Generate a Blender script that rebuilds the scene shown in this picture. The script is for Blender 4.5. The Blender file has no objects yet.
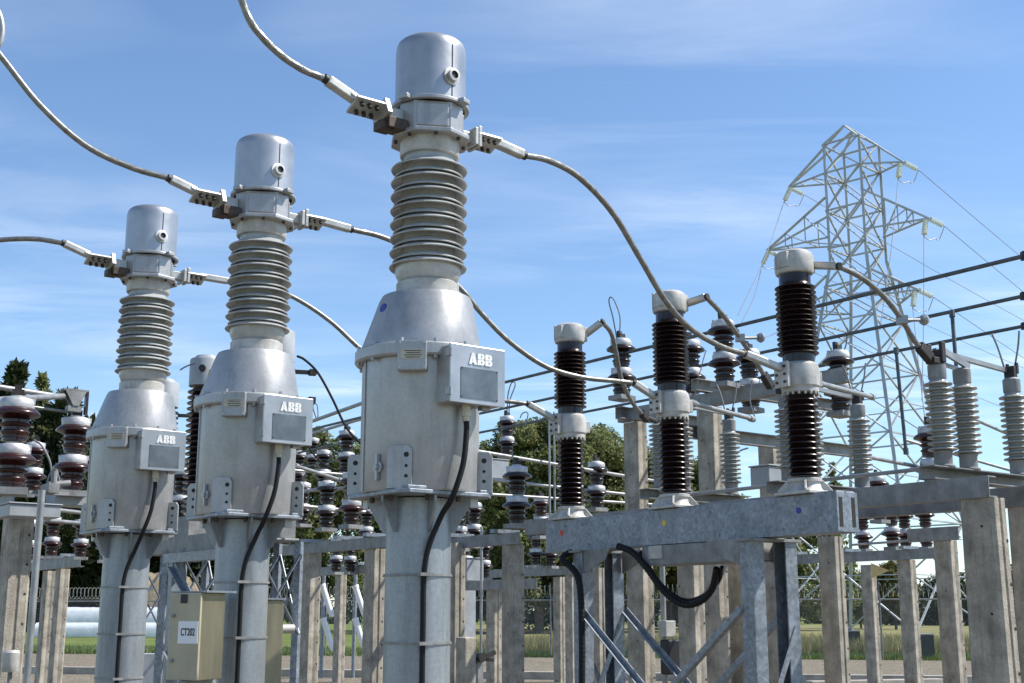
import bpy, bmesh, math, random
import numpy as np
from mathutils import Vector, Matrix
R = math.radians
random.seed(7); rng = np.random.default_rng(11)
sc = bpy.context.scene
col = sc.collection

# ------------------------------------------------------------------ camera, sky, sun, exposure
FPX, HZ, EYE = 1250.0, 614.0, 1.6
PITCH = math.atan((HZ - 341.5) / FPX)
cd = bpy.data.cameras.new('camera'); cam = bpy.data.objects.new('camera', cd); col.objects.link(cam)
cam.location = (0, 0, EYE); cam.rotation_euler = (math.pi / 2 + PITCH, 0, 0)
cd.sensor_width = 36; cd.lens = FPX / 1024 * 36; cd.clip_start = 0.05; cd.clip_end = 4000
sc.camera = cam
SUN_AZ, SUN_EL = R(86), R(50)          # azimuth clockwise from +Y (the view direction)
w = bpy.data.worlds.new('World'); sc.world = w; w.use_nodes = True
nt = w.node_tree; nt.nodes.clear()
def N(t, typ, **kw):
    n = t.nodes.new(typ)
    for k, v in kw.items(): setattr(n, k, v)
    return n
wo = N(nt, 'ShaderNodeOutputWorld'); bg = N(nt, 'ShaderNodeBackground')
sky = N(nt, 'ShaderNodeTexSky', sky_type='NISHITA', sun_disc=False, sun_elevation=SUN_EL, sun_rotation=SUN_AZ,
        air_density=1.0, dust_density=0.2, ozone_density=2.6, altitude=20)
tc = N(nt, 'ShaderNodeTexCoord'); sep = N(nt, 'ShaderNodeSeparateXYZ')
zz = N(nt, 'ShaderNodeMath', operation='MAXIMUM'); zz.inputs[1].default_value = .06
dx = N(nt, 'ShaderNodeMath', operation='DIVIDE'); dy = N(nt, 'ShaderNodeMath', operation='DIVIDE')
cmb = N(nt, 'ShaderNodeCombineXYZ'); mp = N(nt, 'ShaderNodeMapping')
mp.inputs['Rotation'].default_value = (0, 0, R(-28)); mp.inputs['Scale'].default_value = (.5, 1.2, 1)
n1 = N(nt, 'ShaderNodeTexNoise'); n1.inputs['Scale'].default_value = 1.5; n1.inputs['Detail'].default_value = 9; n1.inputs['Roughness'].default_value = .62; n1.inputs['Distortion'].default_value = .6
rmp = N(nt, 'ShaderNodeMapRange'); rmp.inputs[1].default_value = .40; rmp.inputs[2].default_value = .78; rmp.inputs[3].default_value = 0; rmp.inputs[4].default_value = .6
mix = N(nt, 'ShaderNodeMix', data_type='RGBA'); mix.inputs['B'].default_value = (7.4, 8.0, 8.8, 1)
L = nt.links.new
L(tc.outputs['Generated'], sep.inputs[0]); L(sep.outputs[2], zz.inputs[0])
L(sep.outputs[0], dx.inputs[0]); L(zz.outputs[0], dx.inputs[1]); L(sep.outputs[1], dy.inputs[0]); L(zz.outputs[0], dy.inputs[1])
L(dx.outputs[0], cmb.inputs[0]); L(dy.outputs[0], cmb.inputs[1]); L(cmb.outputs[0], mp.inputs[0]); L(mp.outputs[0], n1.inputs['Vector'])
n2 = N(nt, 'ShaderNodeTexNoise'); n2.inputs['Scale'].default_value = .55; n2.inputs['Detail'].default_value = 3
ofs = N(nt, 'ShaderNodeVectorMath', operation='ADD'); ofs.inputs[1].default_value = (8.2, 4.4, 0); L(cmb.outputs[0], ofs.inputs[0]); L(ofs.outputs[0], n2.inputs['Vector'])
r2 = N(nt, 'ShaderNodeMapRange'); r2.inputs[1].default_value = .42; r2.inputs[2].default_value = .66; L(n2.outputs[0], r2.inputs[0])
L(n1.outputs[0], rmp.inputs[0]); mk = N(nt, 'ShaderNodeMath', operation='MULTIPLY'); L(rmp.outputs[0], mk.inputs[0]); L(r2.outputs[0], mk.inputs[1]); L(mk.outputs[0], mix.inputs['Factor'])
gn = N(nt, 'ShaderNodeMix', data_type='RGBA', blend_type='MULTIPLY'); gn.inputs['Factor'].default_value = 1; gn.inputs['B'].default_value = (.98, 1.07, 1.14, 1); L(sky.outputs[0], gn.inputs['A']); L(gn.outputs['Result'], mix.inputs['A'])
L(mix.outputs['Result'], bg.inputs[0]); bg.inputs[1].default_value = .115; L(bg.outputs[0], wo.inputs[0])
sd = bpy.data.lights.new('sun', 'SUN'); sd.energy = 4.9; sd.angle = R(.5); sd.color = (1, .95, .87)
sun = bpy.data.objects.new('sun', sd); col.objects.link(sun)
sv = Vector((math.sin(SUN_AZ) * math.cos(SUN_EL), math.cos(SUN_AZ) * math.cos(SUN_EL), math.sin(SUN_EL)))
sun.rotation_euler = sv.to_track_quat('Z', 'Y').to_euler(); sun.location = (30, -5, 40)
sc.view_settings.view_transform = 'Standard'; sc.view_settings.look = 'None'
sc.view_settings.exposure = 0.52; sc.view_settings.gamma = 1; sc.view_settings.use_curve_mapping = False

# ------------------------------------------------------------------ survey helpers: where a sighted point stands
cP, sP = math.cos(PITCH), math.sin(PITCH)
def P(px, py, Y):
    x = (px - 512) / FPX; u = (341.5 - py) / FPX
    k = Y / (cP - u * sP)
    return Vector((x * k, Y, EYE + (sP + u * cP) * k))
def PX(px, Y, z):                       # ground position at column px, depth Y for a point of height z
    return Vector(((px - 512) / FPX * (Y * cP + (z - EYE) * sP), Y, z))
YAW = math.atan2(.6, .8)                # the yard's grid is turned by this
U = Vector((-.6, .8, 0)); V = Vector((.8, .6, 0)); Z = Vector((0, 0, 1))

# ------------------------------------------------------------------ materials
def mat(name, base, rough=.5, metal=0., var=.0, scale=6., bump=0., bscale=60., coat=0., tint=None, voronoi=0, spec=.5, streak=False, grime=0., rust=0.):
    m = bpy.data.materials.new(name); m.use_nodes = True; t = m.node_tree
    b = t.nodes['Principled BSDF']; l = t.links.new
    b.inputs['Roughness'].default_value = rough; b.inputs['Metallic'].default_value = metal
    b.inputs['Base Color'].default_value = (*base, 1); b.inputs['Coat Weight'].default_value = coat
    b.inputs['Specular IOR Level'].default_value = spec
    tcn = N(t, 'ShaderNodeTexCoord')
    if var:
        oi = N(t, 'ShaderNodeObjectInfo'); ad = N(t, 'ShaderNodeVectorMath', operation='ADD')
        ml = N(t, 'ShaderNodeVectorMath', operation='SCALE'); ml.inputs['Scale'].default_value = 37.
        l(oi.outputs['Random'], ml.inputs[0]); l(tcn.outputs['Object'], ad.inputs[0]); l(ml.outputs[0], ad.inputs[1])
        src = ad.outputs[0]
        if streak:
            mpn = N(t, 'ShaderNodeMapping'); mpn.inputs['Scale'].default_value = (1, 1, .22); l(src, mpn.inputs[0]); src = mpn.outputs[0]
        no = N(t, 'ShaderNodeTexNoise'); no.inputs['Scale'].default_value = scale; no.inputs['Detail'].default_value = 6; no.inputs['Roughness'].default_value = .62
        l(src, no.inputs['Vector'])
        cr = N(t, 'ShaderNodeValToRGB'); tt = tint or (.85, .85, .85)
        lo = [max(0, c * (1 - var) * k) for c, k in zip(base, tt)]; hi = [min(1, c * (1 + var * .8)) for c in base]
        cr.color_ramp.elements[0].position = .3; cr.color_ramp.elements[1].position = .7
        cr.color_ramp.elements[0].color = (*lo, 1); cr.color_ramp.elements[1].color = (*hi, 1)
        l(no.outputs[0], cr.inputs[0]); out = cr.outputs[0]
        if voronoi:
            vo = N(t, 'ShaderNodeTexVoronoi'); vo.inputs['Scale'].default_value = voronoi; l(ad.outputs[0], vo.inputs['Vector'])
            mr = N(t, 'ShaderNodeMapRange'); mr.inputs[3].default_value = .78; mr.inputs[4].default_value = 1.18
            sx = N(t, 'ShaderNodeSeparateColor'); l(vo.outputs['Color'], sx.inputs[0]); l(sx.outputs[0], mr.inputs[0])
            mm = N(t, 'ShaderNodeVectorMath', operation='SCALE'); l(out, mm.inputs[0]); l(mr.outputs[0], mm.inputs['Scale']); out = mm.outputs[0]
        if grime:
            gm = N(t, 'ShaderNodeMapping'); gm.inputs['Scale'].default_value = (1, 1, .09); l(ad.outputs[0], gm.inputs[0])
            g1 = N(t, 'ShaderNodeTexNoise'); g1.inputs['Scale'].default_value = 16; g1.inputs['Detail'].default_value = 5; g1.inputs['Roughness'].default_value = .7; l(gm.outputs[0], g1.inputs['Vector'])
            g2 = N(t, 'ShaderNodeTexNoise'); g2.inputs['Scale'].default_value = 55; g2.inputs['Detail'].default_value = 4; l(ad.outputs[0], g2.inputs['Vector'])
            ga = N(t, 'ShaderNodeMapRange'); ga.inputs[1].default_value = .5; ga.inputs[2].default_value = .72; ga.inputs[3].default_value = 1; ga.inputs[4].default_value = 1 - grime; l(g1.outputs[0], ga.inputs[0])
            gb = N(t, 'ShaderNodeMapRange'); gb.inputs[1].default_value = .35; gb.inputs[2].default_value = .7; gb.inputs[3].default_value = 1 + grime * .25; gb.inputs[4].default_value = 1 - grime * .35; l(g2.outputs[0], gb.inputs[0])
            gx = N(t, 'ShaderNodeMath', operation='MULTIPLY'); l(ga.outputs[0], gx.inputs[0]); l(gb.outputs[0], gx.inputs[1])
            mm2 = N(t, 'ShaderNodeVectorMath', operation='SCALE'); l(out, mm2.inputs[0]); l(gx.outputs[0], mm2.inputs['Scale']); out = mm2.outputs[0]
        if rust:
            g3 = N(t, 'ShaderNodeTexNoise'); g3.inputs['Scale'].default_value = 9; g3.inputs['Detail'].default_value = 8; g3.inputs['Roughness'].default_value = .75; l(ad.outputs[0], g3.inputs['Vector'])
            gr = N(t, 'ShaderNodeMapRange'); gr.inputs[1].default_value = .66; gr.inputs[2].default_value = .74; gr.inputs[4].default_value = rust; l(g3.outputs[0], gr.inputs[0])
            mr3 = N(t, 'ShaderNodeMix', data_type='RGBA'); mr3.inputs['B'].default_value = (.16, .085, .045, 1); l(gr.outputs[0], mr3.inputs['Factor']); l(out, mr3.inputs['A']); out = mr3.outputs['Result']
        l(out, b.inputs['Base Color'])
        rr = N(t, 'ShaderNodeMapRange'); rr.inputs[3].default_value = max(0.02, rough - .1); rr.inputs[4].default_value = min(1, rough + .12)
        l(no.outputs[0], rr.inputs[0]); l(rr.outputs[0], b.inputs['Roughness'])
    if bump:
        nb = N(t, 'ShaderNodeTexNoise'); nb.inputs['Scale'].default_value = bscale; nb.inputs['Detail'].default_value = 4
        l(tcn.outputs['Object'], nb.inputs['Vector'])
        bp = N(t, 'ShaderNodeBump'); bp.inputs['Strength'].default_value = bump; bp.inputs['Distance'].default_value = .01
        l(nb.outputs[0], bp.inputs['Height']); l(bp.outputs[0], b.inputs['Normal'])
    return m
M = {}
M['cast'] = mat('painted_cast_metal', (.40, .402, .405), .40, .42, .13, 4, .06, 40, tint=(.88, .88, .87), grime=.17, rust=.25)
M['sheet'] = mat('spun_aluminium', (.43, .44, .455), .36, .65, .10, 4)
M['galv'] = mat('galvanised_steel', (.27, .30, .34), .48, .45, .18, 9, .05, 90, voronoi=42, grime=.15, rust=.2)
M['galvd'] = mat('weathered_galvanised_steel', (.27, .275, .275), .6, .3, .25, 6, .05, 70, tint=(.8, .78, .74), grime=.2, rust=.35)
M['pole'] = mat('zinc_coated_pole', (.31, .335, .355), .44, .5, .16, 5, .05, 60, streak=True, grime=.26, rust=.15)
M['lug'] = mat('tinned_lug', (.46, .455, .43), .42, .45, .14, 14)
M['porc'] = mat('grey_porcelain', (.43, .44, .43), .3, 0, .13, 5, coat=.2, grime=.14)
M['porcl'] = mat('light_grey_porcelain', (.33, .335, .315), .3, 0, .14, 6, coat=.2, grime=.12)
M['brown'] = mat('brown_porcelain', (.015, .006, .0055), .26, 0, .2, 6, coat=.1)
M['brownr'] = mat('red_brown_porcelain', (.034, .009, .008), .26, 0, .25, 5, coat=.1)
M['white'] = mat('off_white_painted_metal', (.50, .495, .475), .5, .1, .15, 9, .05, 50, tint=(.8, .76, .7), grime=.2, rust=.3)
M['capw'] = mat('zinc_cap', (.60, .60, .61), .5, .3, .18, 9, tint=(.7, .68, .66))
M['rubber'] = mat('black_rubber', (.010, .010, .011), .55, 0, .2, 9, spec=.25)
M['dark'] = mat('dark_iron', (.045, .04, .037), .55, .4, .3, 18, .1, 60)
M['bolt'] = mat('rusty_bolt', (.09, .065, .05), .6, .5, .4, 30)
M['strand'] = mat('aluminium_strand', (.27, .265, .25), .42, .7, .2, 25, tint=(.75, .74, .7))
M['tube'] = mat('aluminium_tube', (.34, .345, .34), .42, .5, .2, 6)
M['tubed'] = mat('oxidised_copper_tube', (.10, .12, .125), .5, .4, .3, 8)
M['conc'] = mat('weathered_concrete', (.42, .38, .315), .9, 0, .26, 5.5, .6, 70, tint=(.74, .74, .74), spec=.2, grime=.32)
M['concd'] = mat('concrete_kerb', (.40, .37, .32), .9, 0, .25, 3, .4, 30, spec=.2)
M['hole'] = mat('bolt_hole', (.03, .028, .025), .9)
M['beige'] = mat('beige_enamel', (.42, .37, .26), .42, .1, .10, 5)
M['steels'] = mat('brushed_steel_panel', (.30, .27, .19), .38, .75, .25, 5, streak=True)
M['kiosk'] = mat('grey_enamel', (.34, .36, .38), .5, 0, .1, 5)
M['plate'] = mat('white_enamel_plate', (.78, .78, .78), .4)
M['ink'] = mat('black_ink', (.015, .015, .02), .5)
M['logo'] = mat('raised_white_letters', (.82, .82, .80), .45)
M['brass'] = mat('brass_plate', (.52, .47, .36), .45, .3, .1, 30)
M['panel'] = mat('satin_instruction_plate', (.20, .21, .22), .34, .8, .18, 9)
M['blue'] = mat('blue_marking', (.02, .04, .30), .45); M['red'] = mat('red_marking', (.62, .04, .02), .45); M['yellow'] = mat('yellow_marking', (.72, .48, .02), .45)
M['sign'] = mat('tan_sign', (.66, .47, .20), .5, 0, .08, 12)
M['pylon'] = mat('pylon_steel', (.46, .48, .48), .5, .3, .12, 1)
M['glass'] = mat('toughened_glass_discs', (.80, .86, .82), .12, 0, .05, 10, coat=.5)
M['wire'] = mat('overhead_wire', (.20, .20, .21), .5, .5)
M['trunk'] = mat('bark', (.12, .09, .065), .9, 0, .3, 4, .5, 20)
M['foot'] = mat('dark_footing', (.035, .045, .04), .85, 0, .3, 3)
M['wrap'] = mat('white_plastic_wrap', (.72, .76, .80), .35, 0, .06, 2)
M['earth'] = mat('dry_earth', (.20, .16, .10), .95, 0, .4, 1.5, 1., 6)

def leafmat(name, cols, transl=.25):
    m = bpy.data.materials.new(name); m.use_nodes = True; t = m.node_tree; l = t.links.new
    b = t.nodes['Principled BSDF']; b.inputs['Roughness'].default_value = .55; b.inputs['Specular IOR Level'].default_value = .35
    g = N(t, 'ShaderNodeNewGeometry'); cr = N(t, 'ShaderNodeValToRGB')
    cr.color_ramp.elements[0].color = (*cols[0], 1); cr.color_ramp.elements[1].color = (*cols[-1], 1)
    for i, c in enumerate(cols[1:-1]):
        e = cr.color_ramp.elements.new((i + 1) / (len(cols) - 1)); e.color = (*c, 1)
    l(g.outputs['Random Per Island'], cr.inputs[0]); l(cr.outputs[0], b.inputs['Base Color'])
    tr = N(t, 'ShaderNodeBsdfTranslucent'); l(cr.outputs[0], tr.inputs[0]); mx = N(t, 'ShaderNodeMixShader'); mx.inputs[0].default_value = transl
    l(b.outputs[0], mx.inputs[1]); l(tr.outputs[0], mx.inputs[2]); l(mx.outputs[0], t.nodes['Material Output'].inputs[0])
    return m
M['leafA'] = leafmat('broad_leaves', [(.10, .125, .035), (.16, .19, .065), (.25, .26, .12), (.13, .16, .05)], .42)
M['leafB'] = leafmat('conifer_needles', [(.022, .036, .014), (.04, .055, .02), (.06, .07, .03)], .15)
M['leafC'] = leafmat('yellowing_leaves', [(.12, .11, .02), (.17, .15, .035), (.09, .11, .025)])
M['leafD'] = leafmat('hedge_leaves', [(.02, .04, .015), (.04, .06, .022), (.055, .075, .03)], .12)
M['blade'] = leafmat('grass_blades', [(.10, .16, .035), (.14, .21, .05), (.20, .20, .08)], .3)
M['blady'] = leafmat('dry_grass_blades', [(.34, .29, .15), (.25, .23, .10), (.17, .19, .06)], .3)

def gravel():
    m = bpy.data.materials.new('crushed_gravel'); m.use_nodes = True; t = m.node_tree; l = t.links.new
    b = t.nodes['Principled BSDF']; b.inputs['Roughness'].default_value = .95; b.inputs['Specular IOR Level'].default_value = .2
    tcn = N(t, 'ShaderNodeTexCoord'); vo = N(t, 'ShaderNodeTexVoronoi'); vo.inputs['Scale'].default_value = 26
    l(tcn.outputs['Object'], vo.inputs['Vector'])
    s = N(t, 'ShaderNodeSeparateColor'); l(vo.outputs['Color'], s.inputs[0])
    no = N(t, 'ShaderNodeTexNoise'); no.inputs['Scale'].default_value = .5; no.inputs['Detail'].default_value = 5; l(tcn.outputs['Object'], no.inputs['Vector'])
    cr = N(t, 'ShaderNodeValToRGB'); cr.color_ramp.elements[0].color = (.06, .05, .038, 1); cr.color_ramp.elements[1].color = (.33, .285, .225, 1)
    l(s.outputs[0], cr.inputs[0])
    mx = N(t, 'ShaderNodeMix', data_type='RGBA'); mx.inputs['B'].default_value = (.17, .155, .10, 1)
    mr = N(t, 'ShaderNodeMapRange'); mr.inputs[1].default_value = .45; mr.inputs[2].default_value = .7; mr.inputs[4].default_value = .6
    l(no.outputs[0], mr.inputs[0]); l(mr.outputs[0], mx.inputs['Factor']); l(cr.outputs[0], mx.inputs['A']); l(mx.outputs['Result'], b.inputs['Base Color'])
    bp = N(t, 'ShaderNodeBump'); bp.inputs['Strength'].default_value = .8; bp.inputs['Distance'].default_value = .03; l(vo.outputs['Distance'], bp.inputs['Height']); l(bp.outputs[0], b.inputs['Normal'])
    return m
M['gravel'] = gravel()
M['field'] = mat('field_turf', (.13, .18, .045), .95, 0, .45, .35, .6, 8, tint=(1.2, .95, .8), spec=.15)
M['meadow'] = mat('dry_meadow', (.24, .21, .095), .95, 0, .4, .25, .6, 8, tint=(.8, .95, .8), spec=.15)
def meshmat():
    m = bpy.data.materials.new('chain_link'); m.use_nodes = True; t = m.node_tree; l = t.links.new
    b = t.nodes['Principled BSDF']; b.inputs['Base Color'].default_value = (.35, .36, .36, 1); b.inputs['Metallic'].default_value = .4; b.inputs['Roughness'].default_value = .5
    tcn = N(t, 'ShaderNodeTexCoord'); s = N(t, 'ShaderNodeSeparateXYZ'); l(tcn.outputs['Object'], s.inputs[0])
    outs = []
    for op in ('ADD', 'SUBTRACT'):
        a = N(t, 'ShaderNodeMath', operation=op); l(s.outputs[0], a.inputs[0]); l(s.outputs[2], a.inputs[1])
        k = N(t, 'ShaderNodeMath', operation='MULTIPLY'); k.inputs[1].default_value = 1 / .085; l(a.outputs[0], k.inputs[0])
        f = N(t, 'ShaderNodeMath', operation='FRACT'); l(k.outputs[0], f.inputs[0])
        c = N(t, 'ShaderNodeMath', operation='LESS_THAN'); c.inputs[1].default_value = .07; l(f.outputs[0], c.inputs[0]); outs.append(c.outputs[0])
    mx = N(t, 'ShaderNodeMath', operation='MAXIMUM'); l(outs[0], mx.inputs[0]); l(outs[1], mx.inputs[1])
    l(mx.outputs[0], b.inputs['Alpha'])
    return m
M['mesh'] = meshmat()

# ------------------------------------------------------------------ mesh builder
class MB:
    def __init__(s): s.v = []; s.f = []; s.m = []; s.s = []; s.T = Matrix()
    def add(s, vs, fs, m=0, smooth=False):
        o = len(s.v); T = s.T
        s.v += [tuple(T @ Vector(q)) for q in vs]
        for f in fs: s.f.append(tuple(i + o for i in f)); s.m.append(m); s.s.append(smooth)
        return s
    def box(s, c, d, m=0, rot=None):
        x, y, z = (k / 2 for k in d); c = Vector(c); r = rot or Matrix.Identity(3)
        vs = [c + r @ Vector((a * x, b * y, e * z)) for e in (-1, 1) for a, b in ((-1, -1), (1, -1), (1, 1), (-1, 1))]
        return s.add(vs, [(3, 2, 1, 0), (4, 5, 6, 7), (0, 1, 5, 4), (1, 2, 6, 5), (2, 3, 7, 6), (3, 0, 4, 7)], m)
    def bar(s, p0, p1, w, h=None, m=0, up=Z):
        p0, p1 = Vector(p0), Vector(p1); d = p1 - p0; n = d.normalized(); h = h or w
        a = n.cross(up)
        if a.length < 1e-4: a = n.cross(Vector((1, 0, 0)))
        a.normalize(); b = a.cross(n)
        r = Matrix((n, a, b)).transposed()
        return s.box((p0 + p1) / 2, (d.length, w, h), m, r)
    def angle(s, p0, p1, w, t=.006, m=0, up=Z, flip=1):      # L-section
        p0, p1 = Vector(p0), Vector(p1); n = (p1 - p0).normalized(); a = n.cross(up)
        if a.length < 1e-4: a = n.cross(Vector((1, 0, 0)))
        a.normalize(); b = a.cross(n); a = a * flip
        pts = [(0, 0), (w, 0), (w, t), (t, t), (t, w), (0, w)]
        vs = [p0 + a * x + b * y for x, y in pts] + [p1 + a * x + b * y for x, y in pts]; k = 6
        return s.add(vs, [tuple(range(k)), tuple(range(2 * k - 1, k - 1, -1))] + [(i, i + k, (i + 1) % k + k, (i + 1) % k) for i in range(k)], m)
    def channel(s, p0, p1, h, fl, t=.012, m=0, side=1):      # C-section lying along p0-p1, web upright on the -a side
        p0, p1 = Vector(p0), Vector(p1); n = (p1 - p0).normalized(); a = n.cross(Z).normalized() * side; b = Z
        pts = [(0, 0), (fl, 0), (fl, t), (t, t), (t, h - t), (fl, h - t), (fl, h), (0, h)]
        vs = [p0 + a * x + b * y for x, y in pts] + [p1 + a * x + b * y for x, y in pts]; k = 8
        return s.add(vs, [(0, 1, 2, 3), (0, 3, 4, 7), (4, 5, 6, 7), (11, 10, 9, 8), (15, 12, 11, 8), (15, 14, 13, 12)] + [(i, i + k, (i + 1) % k + k, (i + 1) % k) for i in range(k)], m)
    def lathe(s, prof, n=32, m=0, c=(0, 0, 0), T=None, smooth=True, cap=True, rot=0):
        c = Vector(c); vs = []; T = T or Matrix.Identity(3)
        for r, z in prof:
            for i in range(n):
                a = 2 * math.pi * i / n + rot; vs.append(c + T @ Vector((r * math.cos(a), r * math.sin(a), z)))
        fs = [(j * n + i, j * n + (i + 1) % n, (j + 1) * n + (i + 1) % n, (j + 1) * n + i) for j in range(len(prof) - 1) for i in range(n)]
        if cap: fs += [tuple(range(n - 1, -1, -1)), tuple((len(prof) - 1) * n + i for i in range(n))]
        return s.add(vs, fs, m, smooth)
    def cyl(s, p0, p1, r0, r1=None, n=12, m=0, smooth=True):
        p0, p1 = Vector(p0), Vector(p1); d = p1 - p0; q = d.to_track_quat('Z', 'Y').to_matrix()
        return s.lathe([(r0, 0), (r1 if r1 is not None else r0, d.length)], n, m, p0, q, smooth)
    def tube(s, pts, r, n=10, m=0, lobes=0, amp=0, twist=0, corr=0, cp=0):
        pts = [Vector(p) for p in pts]; k = len(pts); vs = []; fs = []
        t0 = (pts[1] - pts[0]).normalized(); a = t0.cross(Z)
        if a.length < 1e-3: a = t0.cross(Vector((1, 0, 0)))
        a.normalize(); L0 = 0
        for j, p in enumerate(pts):
            t = (pts[min(j + 1, k - 1)] - pts[max(j - 1, 0)]).normalized()
            a = (a - t * a.dot(t)).normalized(); b = t.cross(a)
            if j: L0 += (p - pts[j - 1]).length
            rr = r(j / (k - 1)) if callable(r) else r
            if corr: rr *= 1 + corr * math.sin(2 * math.pi * L0 / cp)
            for i in range(n):
                th = 2 * math.pi * i / n
                q = rr * (1 + (amp * math.cos(lobes * (th + twist * L0)) if lobes else 0))
                vs.append(p + a * (q * math.cos(th)) + b * (q * math.sin(th)))
        for j in range(k - 1):
            for i in range(n): fs.append((j * n + i, j * n + (i + 1) % n, (j + 1) * n + (i + 1) % n, (j + 1) * n + i))
        fs += [tuple(range(n - 1, -1, -1)), tuple((k - 1) * n + i for i in range(n))]
        return s.add(vs, fs, m, True)
    def prism(s, poly, z0, z1, m=0, T=None, c=(0, 0, 0)):
        k = len(poly); T = T or Matrix.Identity(3); c = Vector(c)
        vs = [c + T @ Vector((x, y, z)) for z in (z0, z1) for x, y in poly]
        return s.add(vs, [tuple(range(k - 1, -1, -1)), tuple(range(k, 2 * k))] + [(i, (i + 1) % k, (i + 1) % k + k, i + k) for i in range(k)], m)
    def build(s, name, mats, parent=None, bevel=0, loc=None, rz=0, sharp=32):
        me = bpy.data.meshes.new(name); me.from_pydata(s.v, [], s.f)
        for q in (mats if isinstance(mats, (list, tuple)) else [mats]): me.materials.append(q)
        me.polygons.foreach_set('material_index', s.m); me.polygons.foreach_set('use_smooth', s.s); me.update()
        if any(s.s): me.set_sharp_from_angle(angle=R(sharp))
        o = bpy.data.objects.new(name, me); col.objects.link(o)
        if parent: o.parent = parent
        if loc is not None: o.location = loc
        if rz: o.rotation_euler = (0, 0, rz)
        if bevel:
            b = o.modifiers.new('bevel', 'BEVEL'); b.width = bevel; b.segments = 2; b.limit_method = 'ANGLE'; b.angle_limit = R(40)
        return o
def tag(o, label=None, cat=None, group=None, kind=None):
    if label: o['label'] = label
    if cat: o['category'] = cat
    if group: o['group'] = group
    if kind: o['kind'] = kind
    return o
def thing(name, label, cat, loc=(0, 0, 0), rz=0, group=None):
    o = bpy.data.objects.new(name, None); o.empty_display_size = .2; col.objects.link(o); o.location = loc; o.rotation_euler = (0, 0, rz)
    return tag(o, label, cat, group)
def copy_tree(o, parent=None):
    c = o.copy(); col.objects.link(c); c.parent = parent
    for ch in list(o.children): copy_tree(ch, c)
    return c
def dup(o, loc, rz, label, group=None):
    c = copy_tree(o); c.location = loc; c.rotation_euler = (0, 0, rz); c['label'] = label
    if group: c['group'] = group
    return c
def spline(pts, per=10):
    pts = [Vector(p) for p in pts]; q = [pts[0] * 2 - pts[1]] + pts + [pts[-1] * 2 - pts[-2]]; out = []
    for i in range(1, len(q) - 2):
        a, b, c, d = q[i - 1:i + 3]
        for k in range(per):
            t = k / per
            out.append(.5 * ((2 * b) + (c - a) * t + (2 * a - 5 * b + 4 * c - d) * t * t + (3 * b - a - 3 * c + d) * t ** 3))
    return out + [pts[-1]]
def lettering(text, size, depth, material, parent, loc, rot, align='CENTER', bold=.0, sx=1):
    cu = bpy.data.curves.new('lettering', 'FONT'); cu.body = text; cu.size = size; cu.extrude = depth; cu.align_x = align; cu.align_y = 'CENTER'; cu.offset = bold
    tmp = bpy.data.objects.new('lettering_curve', cu); col.objects.link(tmp)
    dg = bpy.context.evaluated_depsgraph_get(); me = bpy.data.meshes.new_from_object(tmp.evaluated_get(dg))
    bpy.data.objects.remove(tmp); bpy.data.curves.remove(cu)
    me.materials.clear(); me.materials.append(material); me.name = 'lettering'
    o = bpy.data.objects.new('lettering', me); col.objects.link(o); o.parent = parent; o.location = loc; o.rotation_euler = rot; o.scale = (sx, 1, 1)
    return o

# ------------------------------------------------------------------ ground
def sheet(name, pts, z, m):
    b = MB(); b.add([(x, y, z) for x, y in pts], [tuple(range(len(pts)))]); return tag(b.build(name, m), kind='structure')
FA, FB = Vector((-34, 57, 0)), Vector((34, 41.5, 0))            # the fence line
fd = (FB - FA).normalized(); fn = Vector((-fd.y, fd.x, 0))
def fpt(t, off=0): q = FA + fd * t + fn * off; return (q.x, q.y)
FL = (FB - FA).length
sheet('ground', [(-900, -300), (900, -300), (900, 1500), (-900, 1500)], -.02, M['field'])
sheet('dry_meadow', [fpt(FL * .42, 13), fpt(FL + 60, 13), (170, 190), (-10, 190)], -.012, M['meadow'])
sheet('gravel_yard', [(-60, -20), (60, -20), (60, 36.5), fpt(FL, -.3), fpt(0, -.3), (-60, 63)], 0, M['gravel'])
for k, (a, b_) in enumerate((((-26, 38.5), (6.2, 31.2)), ((6.4, 27.9), (9.6, 29.0)), ((-9, 24), (-7.2, 25.4)))):
    mb = MB(); a = Vector((*a, .06)); b_ = Vector((*b_, .06)); mb.bar(a, b_, .28, .26)
    tag(mb.build('kerb', M['concd'], bevel=.015), kind='structure')
mb = MB(); mb.bar((6.2, 31.2, .06), (24, 27.2, .06), .28, .26); tag(mb.build('kerb', M['concd'], bevel=.015), kind='structure')
# grass blades along and beyond the fence
def blades(name, n, t0, t1, o0, o1, hmin, hmax, m, label):
    t = rng.uniform(t0, t1, n); off = o0 + (o1 - o0) * rng.random(n) ** 1.5; h = rng.uniform(hmin, hmax, n)
    v = np.zeros((n, 3, 3)); ax = rng.uniform(0, math.pi, n); wd = .02 + .02 * rng.random(n)
    bx = FA.x + fd.x * t + fn.x * off; by = FA.y + fd.y * t + fn.y * off
    v[:, 0] = np.stack([bx - np.cos(ax) * wd, by - np.sin(ax) * wd, -.02 + 0 * h], 1); v[:, 1] = np.stack([bx + np.cos(ax) * wd, by + np.sin(ax) * wd, -.02 + 0 * h], 1)
    v[:, 2] = np.stack([bx + rng.normal(0, .3, n) * h, by + rng.normal(0, .3, n) * h, h], 1)
    me = bpy.data.meshes.new(name); me.from_pydata(v.reshape(-1, 3).tolist(), [], np.arange(3 * n).reshape(-1, 3).tolist()); me.materials.append(m)
    o = bpy.data.objects.new(name, me); col.objects.link(o); return tag(o, label, 'grass', kind='stuff')
blades('grass', 42000, 0, FL, -.2, 9, .06, .22, M['blade'], 'mown green grass strip beyond the yard fence')
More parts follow.
